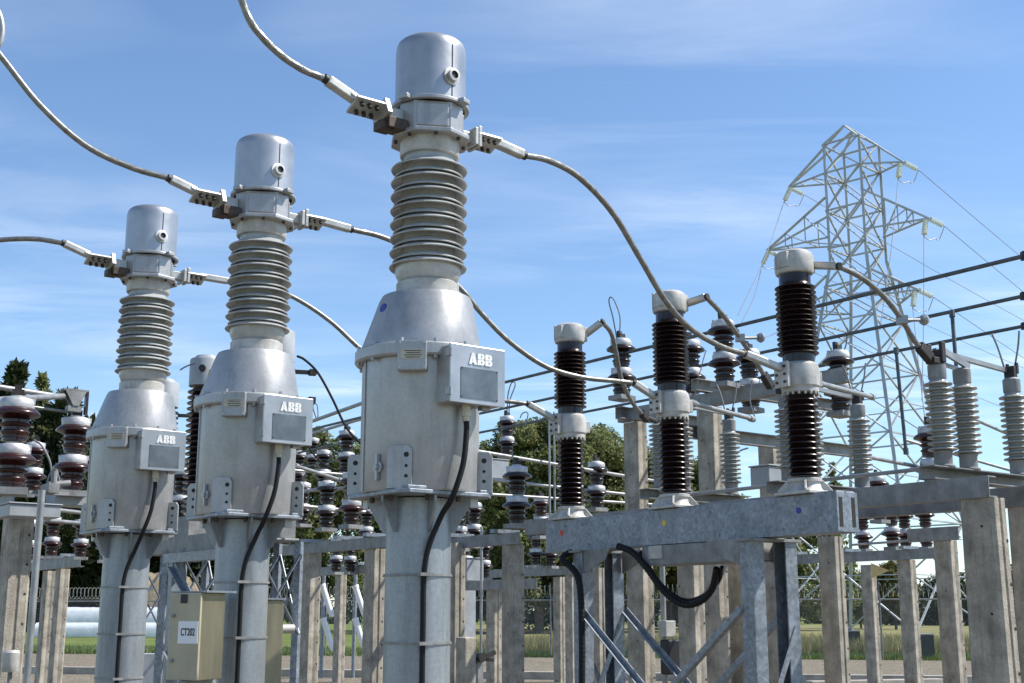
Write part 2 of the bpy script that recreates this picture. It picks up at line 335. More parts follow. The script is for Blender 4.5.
blades('dry_grass', 30000, FL * .45, FL, 4.5, 26, .25, .75, M['blady'], 'tall dry grass around the pylon footings')

# ------------------------------------------------------------------ current transformers
def sheds(z0, z1, n, R1, R2, rc, drop=.35):
    pr = []; p = (z1 - z0) / n
    for i in range(n):
        b = z0 + i * p
        for (Rr, zz0, hh) in ((R1, b, p * .5), (R2, b + p * .5, p * .5)):
            pr += [(rc, zz0 + hh * .10), (rc + (Rr - rc) * .45, zz0 + hh * .02), (Rr - .006, zz0 - hh * .06), (Rr, zz0 + hh * .04), (Rr - .004, zz0 + hh * .16), (rc + (Rr - rc) * .4, zz0 + hh * .50), (rc + .004, zz0 + hh * .66)]
    return pr
CTL = [('large silver current transformer nearest the camera with a blue dot on its cone', (-.450, 6.45)),
       ('silver current transformer in the middle of the row with a yellow dot', (-1.655, 7.92)),
       ('silver current transformer at the far left of the row', (-2.82, 9.38))]
def make_ct():
    root = thing('current_transformer', CTL[0][0], 'current transformer', (*CTL[0][1], 0), YAW, 'row of silver current transformers')
    tx = -.033; c = (tx, 0, 0)
    b = MB(); b.lathe([(.168, 0), (.168, .9), (.166, 2.17)], 40, c=c); pole = b.build('pole', M['pole'], root)
    b = MB(); b.box((tx, 0, .012), (.5, .5, .024)); b.build('foot_plate', M['galvd'], pole)
    for k in range(6):
        a = R(15 + 60 * k); T = Matrix.Rotation(a, 3, 'Z') @ Matrix.Rotation(R(90), 3, 'X')
        b = MB(); b.prism([(.16, 2.0), (.185, 2.0), (.27, 2.15), (.27, 2.176), (.16, 2.176)], -.006, .006, T=T, c=c); b.build('gusset', M['pole'], root)
    b = MB(); s_ = .285; ch = .05
    pl = [(-s_ + ch, -s_), (s_ - ch, -s_), (s_, -s_ + ch), (s_, s_ - ch), (s_ - ch, s_), (-s_ + ch, s_), (-s_, s_ - ch), (-s_, -s_ + ch)]
    b.prism(pl, 2.176, 2.196, c=c);     b.box((tx - .17, -.225, 2.205), (.14, .10, .018)); b.box((tx + .24, -.16, 2.205), (.08, .2, .018))
    for a in range(8):
        an = R(22 + 45 * a); b.cyl((tx + .24 * math.cos(an), .24 * math.sin(an), 2.15), (tx + .24 * math.cos(an), .24 * math.sin(an), 2.178), .014, n=6, m=1, smooth=False)
    b.build('base_plate', [M['galv'], M['bolt']], root, bevel=.003)
    b = MB(); b.lathe([(.300, 2.196), (.306, 2.21), (.306, 2.93)], 56, c=c)
    tank = b.build('tank', M['cast'], root)
    b = MB(); b.bar((tx - .3065, .05, 2.2), (tx - .3065, .05, 2.92), .012, .004); b.build('tank_seam', M['cast'], tank)
    # fins and brackets at the corners of the base plate
    dg = Vector((-.7071, -.7071, 0))
    for k in range(4):
        a = R(225 + 90 * k); d = Vector((math.cos(a), math.sin(a), 0)); tn = Vector((-math.sin(a), math.cos(a), 0))
        b = MB(); z0 = 2.2
        rc = [(-.062, 0), (.062, 0), (.062, .185), (.045, .21), (-.045, .21), (-.062, .185)]
        if k % 2 == 0:
            T = Matrix((tn, Vector((0, 0, 1)), d)).transposed(); cc = Vector((tx, 0, z0)) + d * .312 + tn * (-.03 if k == 0 else 0)
            b.prism(rc, 0, .016, T=T, c=cc); hol = cc + tn * .035 + d * .017; nn = d
        else:
            T = Matrix((d, Vector((0, 0, 1)), tn)).transposed(); cc = Vector((tx, 0, z0)) + d * .318
            b.prism(rc, -.008, .008, T=T, c=cc); hol = cc; nn = tn if tn.dot(dg) > 0 else -tn; hol = hol + nn * .009 + d * .02
            b.box(cc - d * .05 - nn * .03, (.05, .05, .14), 0)
        for dz, r in ((.165, .013), (.11, .008), (.06, .009), (.025, .0)):
            if r: b.cyl(hol + Vector((0, 0, dz)), hol + Vector((0, 0, dz)) + nn * .002, r, n=12, m=1)
        b.build('corner_bracket', [M['cast'], M['hole']], root, bevel=.002)
    for k in (0, 2, 3):
        a = R(196 + 90 * k); d = Vector((math.cos(a), math.sin(a), 0)); q = Vector((tx, 0, 2.31)) + d * .306
        b = MB(); T = d.to_track_quat('Z', 'Y').to_matrix(); b.lathe([(.03, 0), (.03, .012), (.014, .013), (.014, .03)], 14, c=q, T=T); b.box(q + d * .01, (.018, .018, .13)); b.build('earthing_lug', M['cast'], root)
    # rim
    b = MB(); b.lathe([(.308, 2.895), (.338, 2.895), (.346, 2.905), (.346, 2.955), (.338, 2.965), (.30, 2.966)], 56, c=c, cap=False)
    for k in range(12):
        a = R(10 + 30 * k); q = Vector((tx + .33 * math.cos(a), .33 * math.sin(a), 2.965)); b.cyl(q, q + Z * .018, .011, n=6, smooth=False); b.cyl(q - Z * .085, q - Z * .068, .011, n=6, smooth=False)
    b.build('flange_ring', M['cast'], root)
    # eccentric cone
    n = 56; vs = []; fs = []
    prof = [(tx, .312, 2.962), (tx, .312, 2.985), (tx * .25, .248, 3.235), (tx * .2, .236, 3.262), (0, .165, 3.278)]
    for ox, r, z in prof:
        vs += [(ox + r * math.cos(2 * math.pi * i / n), r * math.sin(2 * math.pi * i / n), z) for i in range(n)]
    fs = [(j * n + i, j * n + (i + 1) % n, (j + 1) * n + (i + 1) % n, (j + 1) * n + i) for j in range(4) for i in range(n)]
    b = MB(); b.add(vs, fs, 0, True); cone = b.build('tank_cone', M['cast'], root, sharp=25)
    # terminal box on the -y side (faces the row's near end)
    bx, by, bz = tx + .07, -.365, 2.845
    b = MB(); b.box((bx, by + .025, bz), (.325, .13, .285)); box = b.build('terminal_box', M['cast'], root, bevel=.006)
    b = MB(); b.box((bx, by - .047, bz), (.337, .012, .297)); door = b.build('door', M['sheet'], box, bevel=.004)
    b = MB(); b.box((bx + .008, by - .0545, bz - .045), (.225, .003, .155)); b.build('instruction_plate', M['panel'], box)
    b = MB()
    for sx_ in (-1, 1):
        for sz_ in (-1, 1):
            b.cyl((bx + .008 + sx_ * .107, by - .055, bz - .045 + sz_ * .072), (bx + .008 + sx_ * .107, by - .0585, bz - .045 + sz_ * .072), .004, n=8)
    b.build('screws', M['bolt'], box)
    b = MB(); hL, T_ = .058, Matrix(((1, 0, 0), (0, 0, -1), (0, 1, 0)))
    def glyph(polys, x0):
        for pl_ in polys: b.prism([(x0 + x * hL, y * hL) for x, y in pl_], 0, .005, T=T_, c=(bx - .058, by - .053, bz + .052))
    glyph([[(0, 0), (.27, 0), (.34, .22), (.34, 1), (.3, 1)], [(.37, .36), (.47, .36), (.47, 1), (.37, 1)], [(.37, .14), (.5, .14), (.56, 0), (.84, 0), (.54, 1), (.49, 1), (.49, .36), (.37, .33)]], 0)
    for x0 in (.92 * hL, 1.72 * hL):
        glyph([[(0, 0), (.33, 0), (.33, .485), (0, .485)], [(0, .515), (.33, .515), (.33, 1), (0, 1)],
               [(.36, 0), (.52, 0), (.66, .06), (.73, .17), (.73, .33), (.66, .44), (.58, .485), (.36, .485), (.36, .33), (.46, .31), (.49, .25), (.46, .18), (.36, .16)],
               [(.36, .515), (.58, .515), (.66, .56), (.70, .66), (.70, .82), (.64, .93), (.52, 1), (.36, 1), (.36, .84), (.44, .82), (.47, .76), (.44, .69), (.36, .67)]], x0)
    b.build('lettering', M['logo'], box)
    for dz in (-.095, .1):
        b = MB(); b.box((bx - .17, by - .045, bz + dz), (.022, .03, .036)); b.cyl((bx - .17, by - .062, bz + dz - .02), (bx - .17, by - .062, bz + dz + .02), .007, n=10); b.build('hinge', M['cast'], box)
    for dz in (-.03, .03):
        b = MB(); b.cyl((bx + .16, by + .0, bz + .02 + dz), (bx + .18, by + .0, bz + .02 + dz), .01, n=8); b.build('latch', M['dark'], box)
    b = MB(); b.box((bx + .09, by + .02, bz - .152), (.05, .04, .018)); b.build('drain_plug', M['cast'], box)
    b = MB(); b.cyl((bx - .02, by + .02, bz - .14), (bx - .02, by + .02, bz - .2), .024, n=8, smooth=False); b.cyl((bx - .02, by + .02, bz - .2), (bx - .02, by + .02, bz - .225), .018, n=16); gl = b.build('cable_gland', M['brass'], box)
    gx, gy, gz = bx - .02, by + .02, bz - .225
    pth = spline([(gx, gy, gz - .06), (gx, gy - .004, gz - .14), (gx - .025, gy - .012, gz - .3), (gx - .07, gy + .012, gz - .46), (tx - .02, -.225, 2.06), (tx - .075, -.183, 1.85), (tx - .08, -.178, 1.5), (tx - .08, -.178, 1.0), (tx - .08, -.178, .3), (tx - .08, -.178, 0.01)], 8)
    b = MB(); b.tube(pth, .0145, 12); cab = b.build('cable', M['rubber'], root)
    for zc in (1.79, 1.46, 1.15, .8, .4):
        b = MB(); b.lathe([(.1685, zc - .006), (.174, zc - .006), (.174, zc + .006), (.1685, zc + .006)], 32, c=c, cap=False); b.box((tx - .08, -.195, zc), (.075, .03, .016)); b.build('cable_strap', M['galvd'], cab)
    # small rating box
    a = R(230); d = Vector((math.cos(a), math.sin(a), 0)); tn = Vector((-math.sin(a), math.cos(a), 0)); Tm = Matrix((tn, Z, d)).transposed(); q = Vector((tx, 0, 2.885)) + d * .315
    b = MB(); b.box(q + d * .012, (.145, .15, .075), 0, Tm); rb = b.build('rating_box', M['cast'], root, bevel=.004)
    b = MB(); b.box(q + d * .0515 + Z * .005, (.112, .05, .003), 0, Tm); b.build('rating_plate', M['brass'], rb)
    b = MB()
    for j in range(4): b.box(q + d * .0538 + Z * (.021 - .011 * j) + tn * .006, (.085 - .012 * (j % 2), .0035, .0012), 0, Tm)
    b.build('engraving', M['bolt'], rb)
    b = MB()
    for sx_ in (-1, 1):
        for sz_ in (-1, 1): b.cyl(q + d * .048 + tn * (.06 * sx_) + Z * (.062 * sz_), q + d * .056 + tn * (.06 * sx_) + Z * (.062 * sz_), .006, n=8)
    b.build('screws', M['capw'], rb)
    # insulator
    b = MB(); b.lathe([(.163, 3.272), (.167, 3.276), (.167, 3.34), (.150, 3.352), (.150, 3.36)], 48); b.build('lower_collar', M['white'], root)
    pr = [(.145, 3.345), (.158, 3.358), (.176, 3.40)]
    p_ = .0785
    for i in range(8):
        z = 3.444 + p_ * i; R1, R2 = .208, .191
        pr += [(.146 if i else .176, z + .010), (.170, z + .002), (R1 - .012, z - .012), (R1 - .003, z - .016), (R1, z - .011), (R1 - .004, z - .006), (.180, z + .006), (.158, z + .020), (.146, z + .030)]
        if i < 7: pr += [(.143, z + .040), (.155, z + .032), (R2 - .004, z + .016), (R2, z + .020), (R2 - .004, z + .026), (.158, z + .044), (.143, z + .056)]
    pr += [(.140, 4.02), (.138, 4.10)]
    b = MB(); b.lathe(pr, 64); b.build('insulator', M['porc'], root, sharp=50)
    # head
    b = MB(); b.lathe([(.136, 4.052), (.158, 4.055), (.162, 4.062), (.162, 4.142)], 40); b.build('head_collar', M['white'], root)
    def octo(r, k=.4): return [(x * r, y * r) for x, y in ((-1 + k * .7, -1), (1 - k * .7, -1), (1, -1 + k * .7), (1, 1 - k * .7), (1 - k * .7, 1), (-1 + k * .7, 1), (-1, 1 - k * .7), (-1, -1 + k * .7))]
    rot = Matrix.Rotation(R(-28), 3, 'Z')
    b = MB(); b.prism(octo(.205, .75), 4.14, 4.165, T=rot); b.prism(octo(.17, .6), 4.166, 4.325, T=rot); b.box(rot @ Vector((0, -.172, 4.245)), (.17, .012, .13), 0, rot); b.box(rot @ Vector((.172, 0, 4.235)), (.012, .16, .11), 0, rot)
    for k in range(8):
        a = R(22 + 45 * k); b.cyl((.188 * math.cos(a), .188 * math.sin(a), 4.125), (.188 * math.cos(a), .188 * math.sin(a), 4.142), .012, n=6, m=1, smooth=False)
    hh = b.build('head_housing', [M['cast'], M['bolt']], root, bevel=.005)
    b = MB(); b.lathe([(.19, 4.326), (.214, 4.326), (.214, 4.346), (.195, 4.352)], 48, cap=False)
    for k in range(4):
        a = R(200 + 90 * k); b.box((.222 * math.cos(a), .222 * math.sin(a), 4.337), (.05, .06, .026), 0, Matrix.Rotation(a, 3, 'Z'))
    b.build('cap_rim', M['cast'], root, bevel=.003)
    b = MB(); b.lathe([(.194, 4.348), (.194, 4.662), (.191, 4.688), (.183, 4.709), (.167, 4.724), (.13, 4.734), (.06, 4.738), (.0, 4.739)], 56); cap = b.build('head_cap', M['sheet'], root)
    a = R(274); d = Vector((math.cos(a), math.sin(a), 0))
    b = MB(); b.bar(d * .1945 + Z * 4.36, d * .1945 + Z * 4.66, .004, .004, up=d); b.build('cap_seam', M['dark'], cap)
    a = R(272); d = Vector((math.cos(a), math.sin(a), 0)); T = d.to_track_quat('Z', 'Y').to_matrix(); q = d * .19 + Z * 4.47
    b = MB(); b.lathe([(.050, 0), (.050, .012), (.032, .014), (.032, .024), (.035, .025), (.035, .038), (.022, .039)], 18, c=q, T=T, cap=False); b.build('inspection_port', M['capw'], cap)
    b = MB(); b.lathe([(.023, .026), (.023, .030)], 14, c=q, T=T); b.build('port_glass', M['ink'], cap)
    # terminals along the local x axis
    rx = Matrix.Rotation(R(-24), 3, 'X')
    b = MB(); b.box((-.25, 0, 4.245), (.12, .07, .07)); b.box((-.305, 0, 4.24), (.03, .15, .10), 0, rx); b.box((-.40, 0, 4.252), (.18, .13, .016), 0, rx)
    b.box((-.245, -.02, 4.18), (.12, .11, .06), 1); b.box((-.30, -.01, 4.165), (.08, .08, .05), 1)
    for ix in (-.45, -.405, -.36):
        for iy in (-.032, .032):
            q0 = Vector((ix, 0, 4.252)) + rx @ Vector((0, iy, -.032)); q1 = Vector((ix, 0, 4.252)) + rx @ Vector((0, iy, .028)); b.cyl(q0, q1, .013, n=6, m=2, smooth=False)
    b.build('terminal_pad', [M['lug'], M['bolt'], M['dark']], root, bevel=.003)
    b = MB(); b.box((.23, 0, 4.23), (.12, .07, .06)); b.box((.265, 0, 4.23), (.02, .15, .10)); b.box((.30, 0, 4.24), (.02, .12, .12)); b.box((.37, 0, 4.235), (.16, .13, .016), 0, rx)
    for ix in (.33, .37, .41):
        for iy in (-.035, .035):
            q0 = Vector((ix, 0, 4.235)) + rx @ Vector((0, iy, -.03)); q1 = Vector((ix, 0, 4.235)) + rx @ Vector((0, iy, .026)); b.cyl(q0, q1, .011, n=6, m=1, smooth=False)
    b.build('terminal_pad', [M['lug'], M['dark']], root, bevel=.003)
    for o_ in root.children:
        if o_.name.split('.')[0] in ('flange_ring', 'tank_cone', 'lower_collar', 'insulator', 'head_housing', 'head_collar', 'head_cap', 'cap_rim', 'terminal_pad', 'rating_box'): o_.location.z = -.03
        if o_.name.split('.')[0] == 'terminal_box': o_.location.z = -.08
    return root
ct = make_ct()
def dot_on_cone(root, ang, z, r, m):
    t = (z - 2.985) / .25; rr = .312 + (.248 - .312) * t; ox = -.033 + .025 * t
    d = Vector((math.cos(ang), math.sin(ang), 0)); nrm = (d + Z * .2).normalized(); q = Vector((ox, 0, z - .03)) + d * rr
    b = MB(); b.lathe([(r, -.004), (r, .003)], 20, c=q, T=nrm.to_track_quat('Z', 'Y').to_matrix()); b.build('phase_mark', m, root)
cts = [ct] + [dup(ct, (*p, 0), YAW, l) for l, p in CTL[1:]]
dot_on_cone(cts[0], R(182), 3.175, .026, M['blue']); dot_on_cone(cts[1], R(160), 3.13, .024, M['yellow'])

# ------------------------------------------------------------------ conductors
def conductor(label, pts, r=.0185, m='strand', lug0=None, lug1=None, group=None, name='conductor', clampm='lug'):
    root = thing(name, label, 'cable', pts[0], 0, group); o = Vector(pts[0])
    sp = spline(pts, 12)
    b = MB(); L_ = sum((sp[i + 1] - sp[i]).length for i in range(len(sp) - 1))
    if r > .012: # re-sample finely enough for the lay of the strands
        b.tube([q - o for q in sp], r, 24, lobes=8, amp=.05, twist=7)
    else: b.tube([q - o for q in sp], r, 8)
    b.build('strand', M[m], root)
    for pr in (lug0, lug1):
        if not pr: continue
        p0, p1 = (Vector(q) - o for q in pr)     # p0 at the cable, p1 at the pad
        b = MB(); b.bar(p0, p1, r * 2.9, r * 2.7); dd = (p1 - p0).normalized(); b.bar(p1 - dd * .05, p1 + dd * .06, r * 3.6, r * 1.1)
        lg = b.build('lug', M[clampm], root, bevel=r * .5)
        b = MB(); b.cyl(p0 - dd * .02, p0 + dd * .004, r * 1.35, n=14); b.build('ferrule', M['dark'], lg)
    return root
def path(px, Y0, Y1):
    n = len(px); xs = [p[0] for p in px]; return [P(x, y, Y0 + (Y1 - Y0) * (x - xs[0]) / (xs[-1] - xs[0])) for x, y in px]
YP = Matrix.Rotation(YAW, 3, 'Z')
def ctp(k, loc): return Vector((*CTL[k][1], 0)) + YP @ Vector(loc)
G1 = 'upper conductors leading to the transformers'; G2 = 'conductors between transformers and circuit breaker'
for k, (lab, pts, y0, lugpx) in enumerate((
    ('aluminium conductor dropping from the top edge to the nearest transformer', [(222, -45), (240, -4), (252, 24), (275, 50), (300, 68), (325, 79)], 5.75, (327, 80)),
    ('aluminium conductor curving from the left edge to the middle transformer', [(-30, 20), (0, 55), (40, 105), (85, 145), (130, 167), (168, 178)], 7.0, (170, 179)),
    ('aluminium conductor arriving from the left edge at the far left transformer', [(-40, 246), (0, 240), (35, 239), (62, 243)], 8.85, (64, 243.5)))):
    pad = ctp(k, (-.47, 0, 4.25)); yl = pad.y - .12
    pp = path(pts, y0, yl); pl = P(*lugpx, yl)
    conductor(lab, pp, lug0=(pl, pad), group=G1)
BR_YAW = math.atan2(.545, .838); BU = Vector((-.545, .838, 0)); BV = Vector((.838, .545, 0)); BM = Vector((1.27, 9.8, 0)); BS = 1.38
brk = [BM - BU * BS, BM, BM + BU * BS]
for k, (lab, pts, lugA, lugB) in enumerate((
    ('aluminium conductor bowing from the nearest transformer to the right breaker column', [(523, 155), (550, 161), (580, 178), (612, 212), (640, 258), (665, 300), (690, 328), (720, 346), (745, 354)], (523, 155), (745, 354)),
    ('aluminium conductor sagging from the middle transformer to the middle breaker column', [(350, 229), (385, 238), (425, 258), (460, 288), (482, 314), (510, 342), (545, 366), (580, 377), (615, 381), (634, 383)], (350, 229), (634, 383)),
    ('aluminium conductor from the far left transformer to the left breaker column', [(228, 281), (262, 286), (295, 298), (330, 321), (362, 350), (400, 378), (440, 394), (480, 399), (505, 401), (528, 404)], (228, 281), (528, 404)))):
    pad = ctp(k, (.40, 0, 4.23)); yb = brk[k].y - .12
    ya = pad.y + .13
    pp = path(pts, ya, yb - .08); end = brk[k] - BV * .17 + Z * 3.27
    conductor(lab, pp, lug0=(pp[0], pad), lug1=(pp[-1], end), group=G2)

sp_ = spline([P(-14, 2, 7.2), P(-3, 10, 7.2), P(2, 26, 7.2), P(0, 42, 7.2), P(-10, 54, 7.2)], 10); o_ = sp_[0]
b = MB(); b.tube([q - o_ for q in sp_], .018, 12); tag(b.build('conductor_loop', M['lug'], loc=o_), 'pale conductor bend cut off by the upper left edge of the picture', 'cable')
# ------------------------------------------------------------------ circuit breaker: three columns on a galvanised frame
def brown_sheds(z0, z1, n, R1, rc):
    pr = []; p = (z1 - z0) / n
    for i in range(n):
        z = z0 + p * i
        pr += [(rc, z + p * .08), (rc + (R1 - rc) * .6, z + p * .05), (R1 - .004, z + p * .05), (R1, z + p * .16), (R1 - .003, z + p * .28), (rc + (R1 - rc) * .45, z + p * .5), (rc + .003, z + p * .72)]
    return pr
BL = ['brown breaker column nearest the right end of the beam above the blue dot', 'middle brown breaker column standing on the beam above the yellow dot', 'leftmost brown breaker column standing on the beam above the red dot']
bf = thing('breaker_frame', 'long galvanised box beam with three coloured dots on braced steel legs', 'support frame', BM, BR_YAW)
b = MB(); hw, h0, h1, L0 = .093, 2.125, 2.395, 1.74
b.channel((-hw, -L0, h0), (-hw, 1.64, h0), h1 - h0, .085, .01, side=1); b.channel((hw, 1.64, h0), (hw, -L0, h0), h1 - h0, .085, .01, side=1)
b.box((0, -.05, h1 + .004), (.17, 2 * L0 - .11, .006)); b.box((0, -L0 + .12, h1 - .15), (.16, .008, .24)); beam = b.build('beam', M['galv'], bf, bevel=.003)
b = MB(); b.box((0, -L0 - .006, h0 + .135), (.196, .01, .26)); b.build('end_plate', M['galv'], beam)
for sx in (-.064, .056): b = MB(); b.box((sx, -L0 - .0115, h0 + .135), (.032, .003, .195)); b.build('end_slot', M['hole'], beam)
for t, m in ((-1.40, 'blue'), (.02, 'yellow'), (1.40, 'red')):
    b = MB(); 
    if m == 'red': b.box((-hw - .001, t, 2.285), (.004, .04, .045))
    else: b.cyl((-hw + .001, t, 2.29), (-hw - .003, t, 2.29), .022, n=20)
    b.build('phase_mark', M[m], beam)
b = MB()
for t in (-1.66, -1.25, -.6, -.02, .55, 1.0, 1.25, 1.56):
    for z in (2.19, 2.36): b.cyl((-hw, t + .1 * (z > 2.3), z - .02), (-hw - .004, t + .1 * (z > 2.3), z - .02), .008, n=8)
b.build('bolts', M['galvd'], beam)
for t in (-1.0, 1.0):
    for vx in (-.21, .21):
        b = MB(); s1 = 1 if vx < 0 else -1
        b.box((vx, t, 1.06), (.012, .125, 2.12)); b.box((vx + .055 * s1, t - .0575, 1.06), (.10, .010, 2.12)); b.box((vx + .055 * s1, t + .0575, 1.06), (.10, .010, 2.12)); b.box((vx, t, .01), (.26, .26, .02))
        leg = b.build('leg', M['galv'], bf, bevel=.002)
    b = MB(); sg = 1 if t > 0 else -1
    T = Matrix(((0, 0, 1), (1, 0, 0), (0, 1, 0))).transposed()
    for vx in (-.20, .20):
        b.add([(vx + e, t - sg * .07, 2.118) for e in (-.005, .005)] + [(vx + e, t - sg * .42, 2.118) for e in (-.005, .005)] + [(vx + e, t - sg * .36, 2.03) for e in (-.005, .005)] + [(vx + e, t - sg * .07, 1.93) for e in (-.005, .005)],
              [(0, 2, 4, 6), (7, 5, 3, 1), (0, 1, 3, 2), (2, 3, 5, 4), (4, 5, 7, 6), (6, 7, 1, 0)])
    b.box((0, t, 2.108), (.5, .16, .018)); b.build('knee_plate', M['galvd'], bf)
for vx in (-.225, .225):
    for (ta, za), (tb, zb) in (((.95, 1.62), (-.95, .22)), ((-.95, 1.62), (.95, .22))):
        b = MB(); off = .012 if ta > 0 else -.012
        b.angle((vx + off, ta, za), (vx + off, tb, zb), .045, .006, flip=1); b.build('brace', M['galv'], bf)
for t in (-1.0, 1.0):
    for (va, za), (vb, zb) in (((-.2, 1.5), (.2, .7)), ((.2, 1.5), (-.2, .7))):
        b = MB(); b.angle((va, t + (.07 if va < 0 else -.07), za), (vb, t + (.07 if va < 0 else -.07), zb), .045, .005); b.build('brace', M['galv'], bf)
b = MB(); b.box((.05, -.28, 2.045), (.30, 1.15, .15)); mb_ = b.build('mechanism_box', M['galvd'], bf, bevel=.004)
b = MB(); b.box((.05, -.862, 2.045), (.27, .012, .13)); b.build('end_cover', M['white'], mb_)
b = MB(); b.box((-.105, .12, 2.07), (.012, .16, .10)); b.build('lit_patch', M['white'], mb_)  # off-white panel stands in for a lit patch below the beam
def make_column():
    r = thing('breaker_column', BL[0], 'circuit breaker column', (*brk[0].xy, 0), BR_YAW, 'brown breaker columns standing on the beam')
    b = MB(); b.box((0, 0, 2.438), (.27, .33, .02)); b.lathe([(.135, 2.448), (.115, 2.47), (.105, 2.51), (.118, 2.515), (.118, 2.54)], 32)
    for k in range(4):
        a = R(45 + 90 * k); T = Matrix.Rotation(a, 3, 'Z') @ Matrix.Rotation(R(90), 3, 'X'); b.prism([(.09, 2.448), (.185, 2.448), (.185, 2.46), (.12, 2.53), (.09, 2.53)], -.008, .008, T=T)
    b.build('pedestal', M['white'], r, bevel=.003)
    b = MB(); b.lathe([(.085, 2.535), (.092, 2.555)] + brown_sheds(2.56, 3.12, 13, .122, .088) + [(.09, 3.13), (.09, 3.15)], 40); b.build('lower_insulator', M['brown'], r, sharp=55)
    b = MB(); b.lathe([(.115, 3.135), (.128, 3.14), (.128, 3.17), (.138, 3.185), (.14, 3.30), (.132, 3.335), (.115, 3.352), (.105, 3.355)], 40)
    for k in range(18):
        a = 2 * math.pi * k / 18; b.cyl((.122 * math.cos(a), .122 * math.sin(a), 3.118), (.122 * math.cos(a), .122 * math.sin(a), 3.14), .010, n=6)
    b.box((-.15, 0, 3.255), (.03, .10, .17)); mid = b.build('middle_housing', M['white'], r, bevel=.003)
    b = MB(); b.box((-.1735, 0, 3.255), (.016, .13, .18)); pad = b.build('terminal_pad', M['white'], mid, bevel=.003)
    b = MB()
    for dz in (-.055, 0, .055):
        for dy_ in (-.038, .038): b.cyl((-.18, dy_, 3.255 + dz), (-.192, dy_, 3.255 + dz), .010, n=6, smooth=False)
    b.build('pad_bolts', M['bolt'], mid)
    b = MB(); b.box((.16, 0, 3.25), (.05, .08, .10)); b.build('rear_pad', M['white'], mid, bevel=.003)
    b = MB(); b.lathe([(.112, 3.35), (.112, 3.41)] + brown_sheds(3.415, 3.93, 14, .145, .112) + [(.112, 3.935), (.112, 4.00)], 44); b.build('upper_insulator', M['brown'], r, sharp=55)
    b = MB(); b.lathe([(.115, 3.995), (.130, 4.0), (.137, 4.02), (.138, 4.12), (.130, 4.15), (.105, 4.168), (.05, 4.175), (0, 4.176)], 40); b.box((.145, 0, 4.09), (.03, .10, .13)); b.box((-.13, -.02, 4.085), (.03, .10, .11)); b.box((-.10, .05, 4.09), (.07, .012, .14)); b.build('top_cap', M['white'], r, bevel=.004)
    return r
colm = make_column(); colm.location.z = -.028
for k in (1, 2): dup(colm, brk[k] - Z * .028, BR_YAW, BL[k])
# black corrugated cables under the beam
for lab, pts, y0, y1, r in (('black corrugated cable running down the left front leg of the frame', [(572, 552), (564, 556), (563, 561), (571, 567), (578, 578), (581, 600), (582, 640), (582, 700), (582, 900)], 10.62, 10.3, .030),
                            ('black corrugated cable looping below the beam to the mechanism box', [(618, 546), (632, 552), (646, 567), (664, 591), (682, 604), (699, 602), (712, 589), (717, 568)], 10.1, 9.45, .029),
                            ('thin black cable hanging beside the corrugated loop', [(640, 552), (662, 585), (685, 600), (706, 594), (719, 580), (722, 567)], 10.05, 9.4, .016)):
    n = len(pts); sp = spline([P(x, y, y0 + (y1 - y0) * i / (n - 1)) for i, (x, y) in enumerate(pts)], 40)
    b = MB(); b.tube(sp, r * .92, 14, corr=.04 if r > .02 else 0, cp=.035); tag(b.build('corrugated_cable', M['rubber']), lab, 'cable', 'black cables under the breaker beam')

# ------------------------------------------------------------------ concrete posts
POST = {}
def post(px, ytop, Y, label, w=.20, d=.26, z=None, taper=1.0):
    q = P(px, ytop, Y); h = q.z if z is None else z
    b = MB(); k = .022; ww, dd = w / 2, d / 2; g = w * .085; gd = .014 if random.random() < .5 else .003
    poly = [(-ww + k, -dd), (-g, -dd), (-g + .006, -dd + gd), (g - .006, -dd + gd), (g, -dd), (ww - k, -dd), (ww, -dd + k), (ww, dd - k), (ww - k, dd), (g, dd), (g - .006, dd - gd), (-g + .006, dd - gd), (-g, dd), (-ww + k, dd), (-ww, dd - k), (-ww, -dd + k)]
    n = len(poly); tp = 1 / taper
    vs = [(x * taper, y * taper, 0) for x, y in poly] + [(x, y, h) for x, y in poly]
    b.add(vs, [tuple(range(n - 1, -1, -1)), tuple(range(n, 2 * n))] + [(i, (i + 1) % n, (i + 1) % n + n, i + n) for i in range(n)])
    zz_ = .3
    while zz_ < h - .1:
        s_ = 1 + (taper - 1) * (1 - zz_ / h)
        b.cyl((ww * .62 * s_, -dd * s_ + .001, zz_), (ww * .62 * s_, -dd * s_ - .002, zz_), .013, n=8, m=1)
        yh = random.uniform(-.08, .08)
        if random.random() < .5: b.cyl((-ww * s_ + .001, yh, zz_ + .1), (-ww * s_ - .002, yh, zz_ + .1), .010, n=8, m=1)
        zz_ += .3
    o = b.build('concrete_post', [M['conc'], M['hole']], loc=(q.x, Y, 0), rz=YAW)
    return tag(o, label, 'post', 'concrete posts standing in the yard')
